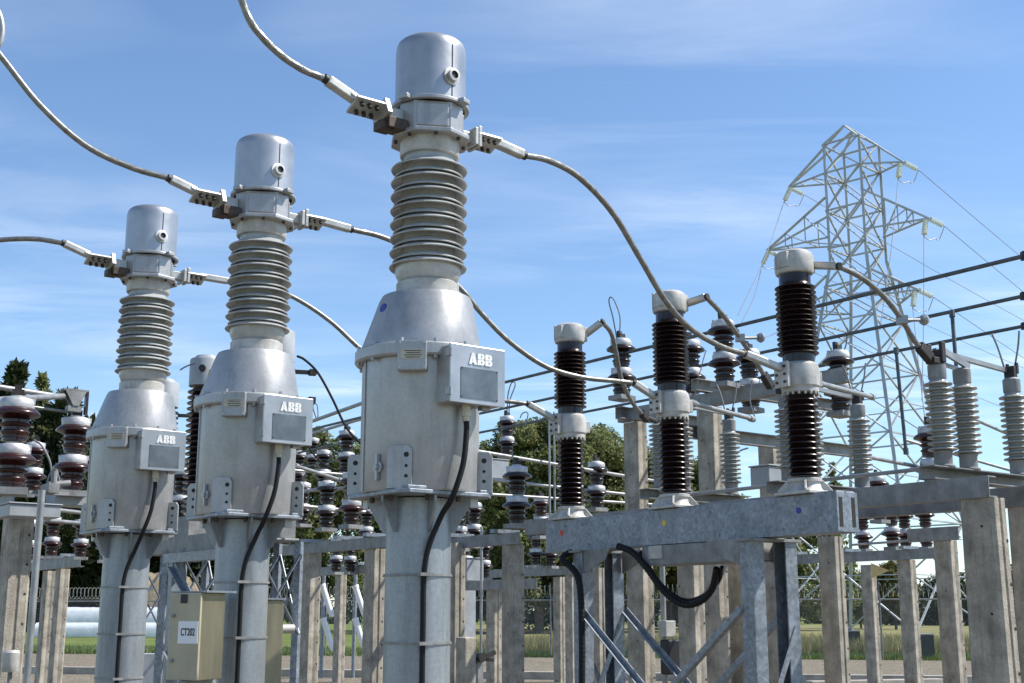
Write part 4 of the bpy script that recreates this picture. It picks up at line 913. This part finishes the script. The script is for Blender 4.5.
b = MB(); b.cyl((0, 0, 0), (0, 0, 2.5), .035, n=14); b.build('pole', M['tube'], qm)
b = MB(); b.box((0, -.06, 1.42), (.17, .14, .2)); b.build('housing', M['white'], qm, bevel=.01)
b = MB(); b.box((.1, -.05, 1.08), (.3, .16, .42)); b.build('gearbox', M['ink'], qm, bevel=.02)
GF = 'white fuse tubes tilted low between the posts'
for px, py, l in ((327, 600, 'upper white fuse tube left of the small far post'), (328, 634, 'lower white fuse tube left of the small far post'), (360, 601, 'upper white fuse tube right of the small far post'), (360, 634, 'lower white fuse tube right of the small far post')):
    q = P(px, py, 33); b = MB(); b.cyl((-.12, 0, .34), (.12, 0, -.34), .075, n=14); b.cyl((-.14, 0, .40), (-.12, 0, .34), .09, n=14); b.cyl((.12, 0, -.34), (.14, 0, -.42), .06, n=12)
    tag(b.build('fuse_tube', M['plate'], loc=q), l, 'fuse', GF)
for px, l in ((322, 'thin steel upright carrying fuse tubes left of the small far post'), (354, 'thin steel upright carrying fuse tubes right of the small far post')):
    rod(l, (PX(px, 33.3, 1).x, 33.3, 0), (PX(px, 33.3, 1).x, 33.3, 2.7), .05, 'galv', 'upright', 'steel_upright', clampm=False)
# clutter of low wiring behind the row: cable tray and lower switch gear boxes
for px, py, Y, d, l in ((30, 512, 12.6, (.5, .35, .12), 'pale steel tray on the heavy channel at the left edge'), (74, 500, 13.2, (.5, .3, .14), 'pale steel box below the insulator stack beside the left transformer'),
                        (430, 572, 19, (.35, .3, .34), 'grey steel box behind the nearest transformer pole'), (545, 522, 27, (.4, .3, .3), 'grey switch box left of the dotted beam end'),
                        (470, 570, 21, (.34, .3, .36), 'pale grey switch box right of the nearest transformer pole'), (492, 470, 23.6, (.5, .4, .35), 'grey terminal box below the stack before the trees'), (460, 620, 26, (.5, .4, 1.5), 'pale blue grey cubicle behind the nearest transformer pole'),
                        (768, 478, 12.2, (.24, .24, .2), 'grey gearbox left of the foot of the right breaker column')):
    q = P(px, py, Y); b = MB(); b.box((0, 0, 0), d); b.box((0, 0, d[2] / 2 + .01), (d[0] + .03, d[1] + .03, .016)); tag(b.build('equipment_box', M['kiosk'], loc=q, rz=YAW, bevel=.008), l, 'equipment box')

# ------------------------------------------------------------------ pylon
PC = Vector((14.75, 51.5, 0)); E_ = Vector((.71, -.704, 0)); N_ = Vector((.704, .71, 0))
py = thing('lattice_pylon', 'tall steel lattice pylon with sloping crossarms at right', 'pylon', PC)
ZW, ZL, ZU, ZT = 16.3, 17.4, 20.2, 21.6
def half(z):
    return .85 + max(0, (16.3 - z)) / 16.3 * 2.55
def corner(e, n, z): k = half(z); return E_ * (e * k) + N_ * (n * k) + Z * z
cs = [(-1, -1), (-1, 1), (1, 1), (1, -1)]
for e, n in cs:
    b = MB(); b.angle(corner(e, n, .8), corner(e, n, ZW), .15, .02, up=E_); b.angle(corner(e, n, ZW), corner(e, n, ZT), .12, .02, up=E_); b.build('leg', M['pylon'], py)
    q = corner(e, n, 0); b = MB(); b.box(q + Z * .43, (.85, .85, .86)); f_ = b.build('footing', M['foot'], py); b = MB(); b.box(q + Z * .885, (.84, .84, .05)); b.build('footing_cap', M['white'], f_)
lv = [.9, 5.2, 8.6, 11.4, 13.6, 15.2, 16.9, 18.6, 20.3, ZT]
for k, (z0, z1) in enumerate(zip(lv, lv[1:])):
    b = MB()
    for i in range(4):
        a, c_ = cs[i], cs[(i + 1) % 4]
        b.bar(corner(*a, z0), corner(*c_, z1), .075, .05); b.bar(corner(*c_, z0), corner(*a, z1), .075, .05); b.bar(corner(*a, z1), corner(*c_, z1), .085, .06)
        if z1 < 12:
            m0 = (corner(*a, z0) + corner(*c_, z0)) / 2; m1 = (corner(*a, z1) + corner(*c_, z1)) / 2; ctr = (corner(*a, z0) + corner(*c_, z0) + corner(*a, z1) + corner(*c_, z1)) / 4
            b.bar(ctr, (corner(*a, z0) + corner(*a, z1)) / 2, .05, .04); b.bar(ctr, (corner(*c_, z0) + corner(*c_, z1)) / 2, .05, .04)
    b.build('bracing', M['pylon'], py)
apex = Z * 22.4
b = MB()
for e, n in cs: b.bar(corner(e, n, ZT), apex + N_ * (.4 * n), .08, .06)
b.bar(apex - N_ * .4, apex + N_ * .4, .08, .06); b.build('peak', M['pylon'], py)
tips = {}
def arm(side, zt, reach, zb, ztop, top_pt=None):
    tip = E_ * (side * reach) + Z * zt; b = MB()
    for n in (-1, 1):
        b0 = corner(side, n, zb); t0 = top_pt(n) if top_pt else corner(side, n, ztop)
        b.bar(tip, b0, .085, .06); b.bar(tip, t0, .095, .07)
        for f1 in ((.35, .68) if not top_pt else ()):
            pb = b0.lerp(tip, f1); pt = t0.lerp(tip, f1); b.bar(pb, pt, .05, .04); pb2 = b0.lerp(tip, f1 - .33); b.bar(pt, pb2 if f1 > .4 else b0, .05, .04)
    for f1 in (.35, .68): b.bar(corner(side, -1, zb).lerp(tip, f1), corner(side, 1, zb).lerp(tip, f1), .05, .04)
    b.bar(corner(side, -1, zb).lerp(tip, .35), corner(side, 1, zb), .045, .035); b.build('crossarm', M['pylon'], py); return tip
for s_ in (-1, 1):
    tips[s_, 'u'] = arm(s_, 20.45 if s_ < 0 else 20.2, 3.15 if s_ < 0 else 2.4, 20.3, 0, lambda n: apex + N_ * (.4 * n))
    tips[s_, 'm'] = arm(s_, 17.75 if s_ < 0 else 17.5, 4.45 if s_ < 0 else 3.35, 17.4, 19.2)
    tips[s_, 'l'] = arm(s_, 14.6, 3.65 if s_ < 0 else 2.65, 14.4, 15.7)
GST = 'glass insulator strings hanging from the pylon arms'; GOW = 'thin overhead wires leaving the pylon'
nm = {'u': 'upper', 'm': 'middle', 'l': 'lowest'}
def string(p, d, label):
    r = thing('insulator_string', label, 'insulator string', p, 0, GST); d = d.normalized(); T = d.to_track_quat('Z', 'Y').to_matrix(); b = MB(); pr = []
    for i in range(7):
        z = .08 + i * .105; pr += [(.03, z), (.11, z + .01), (.12, z + .025), (.06, z + .05), (.03, z + .065)]
    b.lathe(pr, 12, T=T); b.build('glass_discs', M['glass'], r); b = MB(); b.cyl((0, 0, 0), d * .9, .022, n=6); b.build('fittings', M['wire'], r)
    return p + d * .88
def wire(pts, label, r=.014):
    sp = spline(pts, 8); o = sp[0]; b = MB(); b.tube([q - o for q in sp], r, 6); tag(b.build('overhead_wire', M['wire'], loc=o), label, 'wire', GOW)
gnt = {'u': P(738, 315, 37), 'm': P(742, 322, 36), 'l': P(726, 330, 35)}
for (s_, k), t in tips.items():
    sd_ = 'right' if s_ > 0 else 'left'; w0 = PC + t
    out = Vector((30, 42, {'u': 2, 'm': 1.5, 'l': 1}[k])) if True else None
    away = (N_ * 1.0 + E_ * .35 - Z * .28)
    back = (-N_ * .35 - Z * 1.0) if s_ > 0 else (-N_ * .45 - E_ * .25 - Z * 1.0)
    e1 = string(w0, away, f'pale glass string stretched away from the {nm[k]} {sd_} pylon arm')
    e2 = string(w0 - E_ * .12 * s_, back, f'pale glass string hanging steeply from the {nm[k]} {sd_} pylon arm')
    far = P(1180, {'u': 375, 'm': 405, 'l': 446}[k] + (0 if s_ > 0 else 22), 92 if s_ > 0 else 96); mid_ = e1.lerp(far, .5) - Z * .5
    wire([e1, e1.lerp(far, .25) - Z * .35, mid_, e1.lerp(far, .75) - Z * .35, far], f'thin wire running right from the {nm[k]} {sd_} pylon arm')
    if s_ < 0: tgt = gnt[k]
    else: tgt = P({'u': 880, 'm': 922, 'l': 925}[k], {'u': 330, 'm': 400, 'l': 420}[k], 34)
    wire([e2, e2.lerp(tgt, .5) - Z * .3, tgt], f'thin wire dropping toward the yard from the {nm[k]} {sd_} pylon arm')
    jm = e1.lerp(e2, .5) - Z * .3
    wire([e1, e1.lerp(jm, .6) - Z * .25, jm, e2.lerp(jm, .5) - Z * .1, e2], f'short jumper wire looping under the {nm[k]} {sd_} pylon arm', .016)

# ------------------------------------------------------------------ fence
fe = thing('security_fence', 'chain link security fence with coiled razor wire around the yard', 'fence', FA, math.atan2(fd.y, fd.x))
n = int(FL / 3)
for i in range(n + 1):
    x = FL * i / n; b = MB(); b.cyl((x, 0, -.05), (x, 0, 2.3), .032, n=10); b.bar((x, 0, 2.3), (x, -.02, 2.75), .03, .03); b.build('post', M['galvd'], fe)
b = MB(); b.cyl((0, 0, 2.12), (FL, 0, 2.12), .03, n=8); b.build('top_rail', M['tube'], fe)
b = MB(); b.add([(0, .045, 0), (FL, .045, 0), (FL, .045, 2.12), (0, .045, 2.12)], [(0, 1, 2, 3)]); b.build('chain_link_mesh', M['mesh'], fe)
b = MB(); tt = np.linspace(0, FL, int(FL * 70)); b.tube([(x, .24 * math.cos(x * 36.0), 2.44 + .24 * math.sin(x * 36.0)) for x in tt], .010, 4); b.build('razor_coil', M['galvd'], fe)

# ------------------------------------------------------------------ beyond the fence
for i, (z0, z1, px0, px1, Y, l) in enumerate(((.02, 1.0, 40, 196, 92, 'long low roll wrapped in white plastic beyond the left fence'), (.02, 2.1, 52, 182, 98, 'higher white plastic covered stack behind the long roll at left'))):
    a = P(px0, 600, Y).x; b_ = P(px1, 600, Y).x; b = MB(); ns = 40; vs = []; hw = .8
    pr = [(-hw, 0), (-hw * .98, .55), (-hw * .8, .85), (-hw * .35, 1), (hw * .35, 1), (hw * .8, .85), (hw * .98, .55), (hw, 0)]
    for j in range(ns + 1):
        x = (b_ - a) * j / ns
        for y_, h_ in pr: vs.append((x, y_, z0 + (z1 - z0) * h_ * random.uniform(.985, 1.01)))
    k = len(pr); fs = [(j * k + i_, (j + 1) * k + i_, (j + 1) * k + i_ + 1, j * k + i_ + 1) for j in range(ns) for i_ in range(k - 1)] + [tuple(range(k)), tuple(ns * k + i_ for i_ in range(k - 1, -1, -1))]
    b.add(vs, fs, 0, True); tag(b.build('wrapped_stack', M['wrap'], loc=(a, Y, 0), sharp=50), l, 'wrapped stack')
b = MB(); ns = 26; a = P(95, 600, 108).x; b_ = P(225, 600, 108).x; vs = []
for j in range(ns + 1):
    x = (b_ - a) * j / ns
    for i in range(9):
        t = -1 + 2 * i / 8; vs.append((x, t * 4.5, max(-.05, 5.4 * (1 - t * t) * (max(0, math.sin(math.pi * j / ns)) ** .6) * random.uniform(.86, 1.06))))
b.add(vs, [(j * 9 + i, (j + 1) * 9 + i, (j + 1) * 9 + i + 1, j * 9 + i + 1) for j in range(ns) for i in range(8)], 0, True)
tag(b.build('earth_mound', M['earth'], loc=(a, 108, 0)), kind='structure')
# foliage
def foliage(name, parent, m, clumps, n, size, aspect=1.7, droop=0.):
    c = np.array([q[:3] for q in clumps]); r = np.array([q[3] for q in clumps]); wgt = r ** 2.2; wgt /= wgt.sum()
    idx = rng.choice(len(clumps), n, p=wgt); d = rng.normal(size=(n, 3)); d /= np.linalg.norm(d, axis=1)[:, None]
    rad = r[idx] * rng.random(n) ** .40; pos = c[idx] + d * rad[:, None] * np.array([1, 1, .85])
    nr = rng.normal(size=(n, 3)) + d * .8; nr[:, 2] += .5; nr /= np.linalg.norm(nr, axis=1)[:, None]
    t = np.cross(nr, rng.normal(size=(n, 3))); t /= np.linalg.norm(t, axis=1)[:, None]
    if droop: t = t * (1 - droop) + d * droop + np.array([0, 0, .35 * droop]); t /= np.linalg.norm(t, axis=1)[:, None]
    s = np.cross(nr, t); s /= np.linalg.norm(s, axis=1)[:, None]
    L_ = size * rng.uniform(.6, 1.35, n)[:, None]; wv = L_ / aspect
    v = np.stack([pos - t * L_ * .5, pos + s * wv * .5 + nr * L_ * .06, pos + t * L_ * .5, pos - s * wv * .5 + nr * L_ * .06], 1).reshape(-1, 3)
    me = bpy.data.meshes.new(name); me.from_pydata(v.tolist(), [], np.arange(4 * n).reshape(-1, 4).tolist()); me.materials.append(m)
    o = bpy.data.objects.new(name, me); col.objects.link(o)
    if parent: o.parent = parent
    return o
def tree(px, Y, ytop, wpx, label, leaf='leafA', n=9000, size=.28, zb=1.2, kind='broad', name='leafy_tree', group='trees beyond the fence'):
    top = P(px, ytop, Y); h = top.z; rw = wpx / FPX * Y / 2; r = thing(name, label, 'tree', (top.x, Y, 0), 0, group); cl = []
    if kind == 'broad':
        for i in range(110):
            a = random.uniform(0, 6.28); t = random.random() ** .9; z = zb + (h - zb) * (.03 + .92 * t); prof = (max(0, 1 - (abs(t - .40) / .64) ** 2.4)) ** .5
            rr = rw * prof * random.uniform(.0, 1.0) ** .6; cl.append((rr * math.cos(a), rr * math.sin(a) * .8, z, random.uniform(.10, .27) * rw + .12))
        cl.append((0, 0, h - .25 * rw, .25 * rw))
    else:
        for i in range(60):
            t = (i + random.random()) / 60; z = zb + (h - zb) * t; a = random.uniform(0, 6.28); rr = rw * (1 - t) ** .65 * random.uniform(.3, 1.1)
            cl.append((rr * math.cos(a), rr * math.sin(a), z, (.10 + .20 * (1 - t)) * rw + .08))
    foliage('crown', r, M[leaf], cl, n, size, 2.6 if kind == 'conifer' else 1.6, .7 if kind == 'conifer' else 0)
    b = MB(); b.cyl((0, 0, -.05), (0, 0, h * .45), .022 * h, .012 * h, n=10); b.cyl((0, 0, h * .44), (0, 0, h * .92), .012 * h, .003 * h, n=8)
    for i in range(7):
        q = cl[i * 4 % len(cl)]; z0 = max(h * .18, q[2] * .55); b.cyl((0, 0, z0), (q[0] * .8, q[1] * .8, q[2]), .006 * h, .002 * h, n=6)
    b.build('trunk', M['trunk'], r); return r
for a in [
    (16, 120, 366, 147.25, 'dark spiky conifer at the left edge behind the switch arms', 'leafB', 25500, 1.0, 1.5, 'conifer'),
    (-45, 117, 384, 201.5, 'dark conifer cut by the left edge of the picture', 'leafB', 16500, 1.0, 1.5, 'conifer'),
    (44, 129, 376, 80.6, 'narrow lighter conifer rising between dark ones at left', 'leafA', 13500, 0.84, 1.5, 'conifer'),
    (70, 123, 396, 186, 'dark conifer touching the cone of the left transformer', 'leafB', 22500, 0.94, 1.2, 'conifer'),
    (30, 126, 430, 170, 'broad dark tree filling the gap under the conifers at left', 'leafB', 21000, 0.74, 0.9, 'broad'),
    (165, 132, 470, 170, 'dark broad tree behind the left and middle transformers', 'leafB', 18000, 0.74, 0.9, 'broad'),
    (255, 133, 462, 140, 'leafy tree hidden behind the middle transformer', 'leafA', 24000, 0.49, 1.4, 'broad'),
    (318, 119, 425, 100, 'leafy tree between the middle and nearest transformers', 'leafA', 28000, 0.41, 1.1, 'broad'),
    (380, 126, 440, 130, 'leafy tree behind the nearest transformer', 'leafA', 24000, 0.46, 1.4, 'broad'),
    (500, 116, 447, 109, 'leafy tree right behind the insulator stacks at centre', 'leafA', 40000, 0.39, 2.5, 'broad'),
    (538, 108, 418, 134, 'tall leafy tree left of the left breaker column', 'leafA', 55000, 0.37, 2.5, 'broad'),
    (606, 112, 428, 158, 'broad leafy tree right of the left breaker column', 'leafA', 60000, 0.37, 2.5, 'broad'),
    (664, 122, 447, 109, 'leafy tree behind the middle breaker column', 'leafA', 32500, 0.41, 2.5, 'broad'),
    (729, 108, 452, 34, 'small spiky conifer between middle and right breaker columns', 'leafA', 9000, 0.44, 0.7, 'conifer'),
    (832, 130, 462, 34, 'spindly conifer behind the foot of the right breaker column', 'leafA', 7500, 0.51, 0.7, 'conifer'),
    (892, 136, 562, 46, 'yellowing bush tree beside the tan sign', 'leafC', 12000, 0.3, 0.9, 'broad'),
    (858, 147, 574, 60, 'green bush tree behind the sign post', 'leafA', 12000, 0.33, 0.9, 'broad'),
    (1010, 184, 572, 150, 'dark distant tree at the right edge', 'leafD', 12000, 0.54, 0.5, 'broad'),
    (930, 189, 582, 110, 'dark distant tree behind the pylon footing', 'leafD', 12000, 0.54, 0.5, 'broad'),
    (470, 122, 500, 80, 'low dark tree behind the nearest transformer pole', 'leafD', 15000, 0.41, 0.4, 'broad'),
    (560, 133, 520, 150, 'low dark tree beneath the taller leafy trees', 'leafD', 19500, 0.46, 0.4, 'broad'),
    (690, 140, 515, 160, 'low dark tree behind the braced frame', 'leafD', 19500, 0.46, 0.4, 'broad'),
    (100, 140, 440, 150, 'dark tree mass filling in behind the left transformer', 'leafB', 16000, .8, 1.0, 'broad'),
    (-5, 128, 410, 150, 'broad dark tree at the left edge below the conifer tips', 'leafB', 16000, .8, 1.0, 'broad'),
    (715, 118, 488, 110, 'lower leafy tree behind the grey insulators right of the middle breaker column', 'leafA', 14000, .42, 1.5, 'broad'),
    (790, 130, 512, 120, 'low leafy tree behind the right breaker column and dotted beam', 'leafA', 12000, .45, 1.0, 'broad'),
]: tree(a[0], a[1], a[2], a[3], a[4], a[5], a[6], a[7], a[8], a[9], 'conifer' if a[9] == 'conifer' else 'leafy_tree')
cl = [(x, 215 + random.uniform(-4, 4), random.uniform(.4, 4.5), random.uniform(1.2, 2.6)) for x in np.arange(-110, 130, 1.1)]
tag(foliage('distant_hedge', None, M['leafD'], cl, 30000, .8), 'far dark hedge line along the field', 'hedge', kind='stuff')
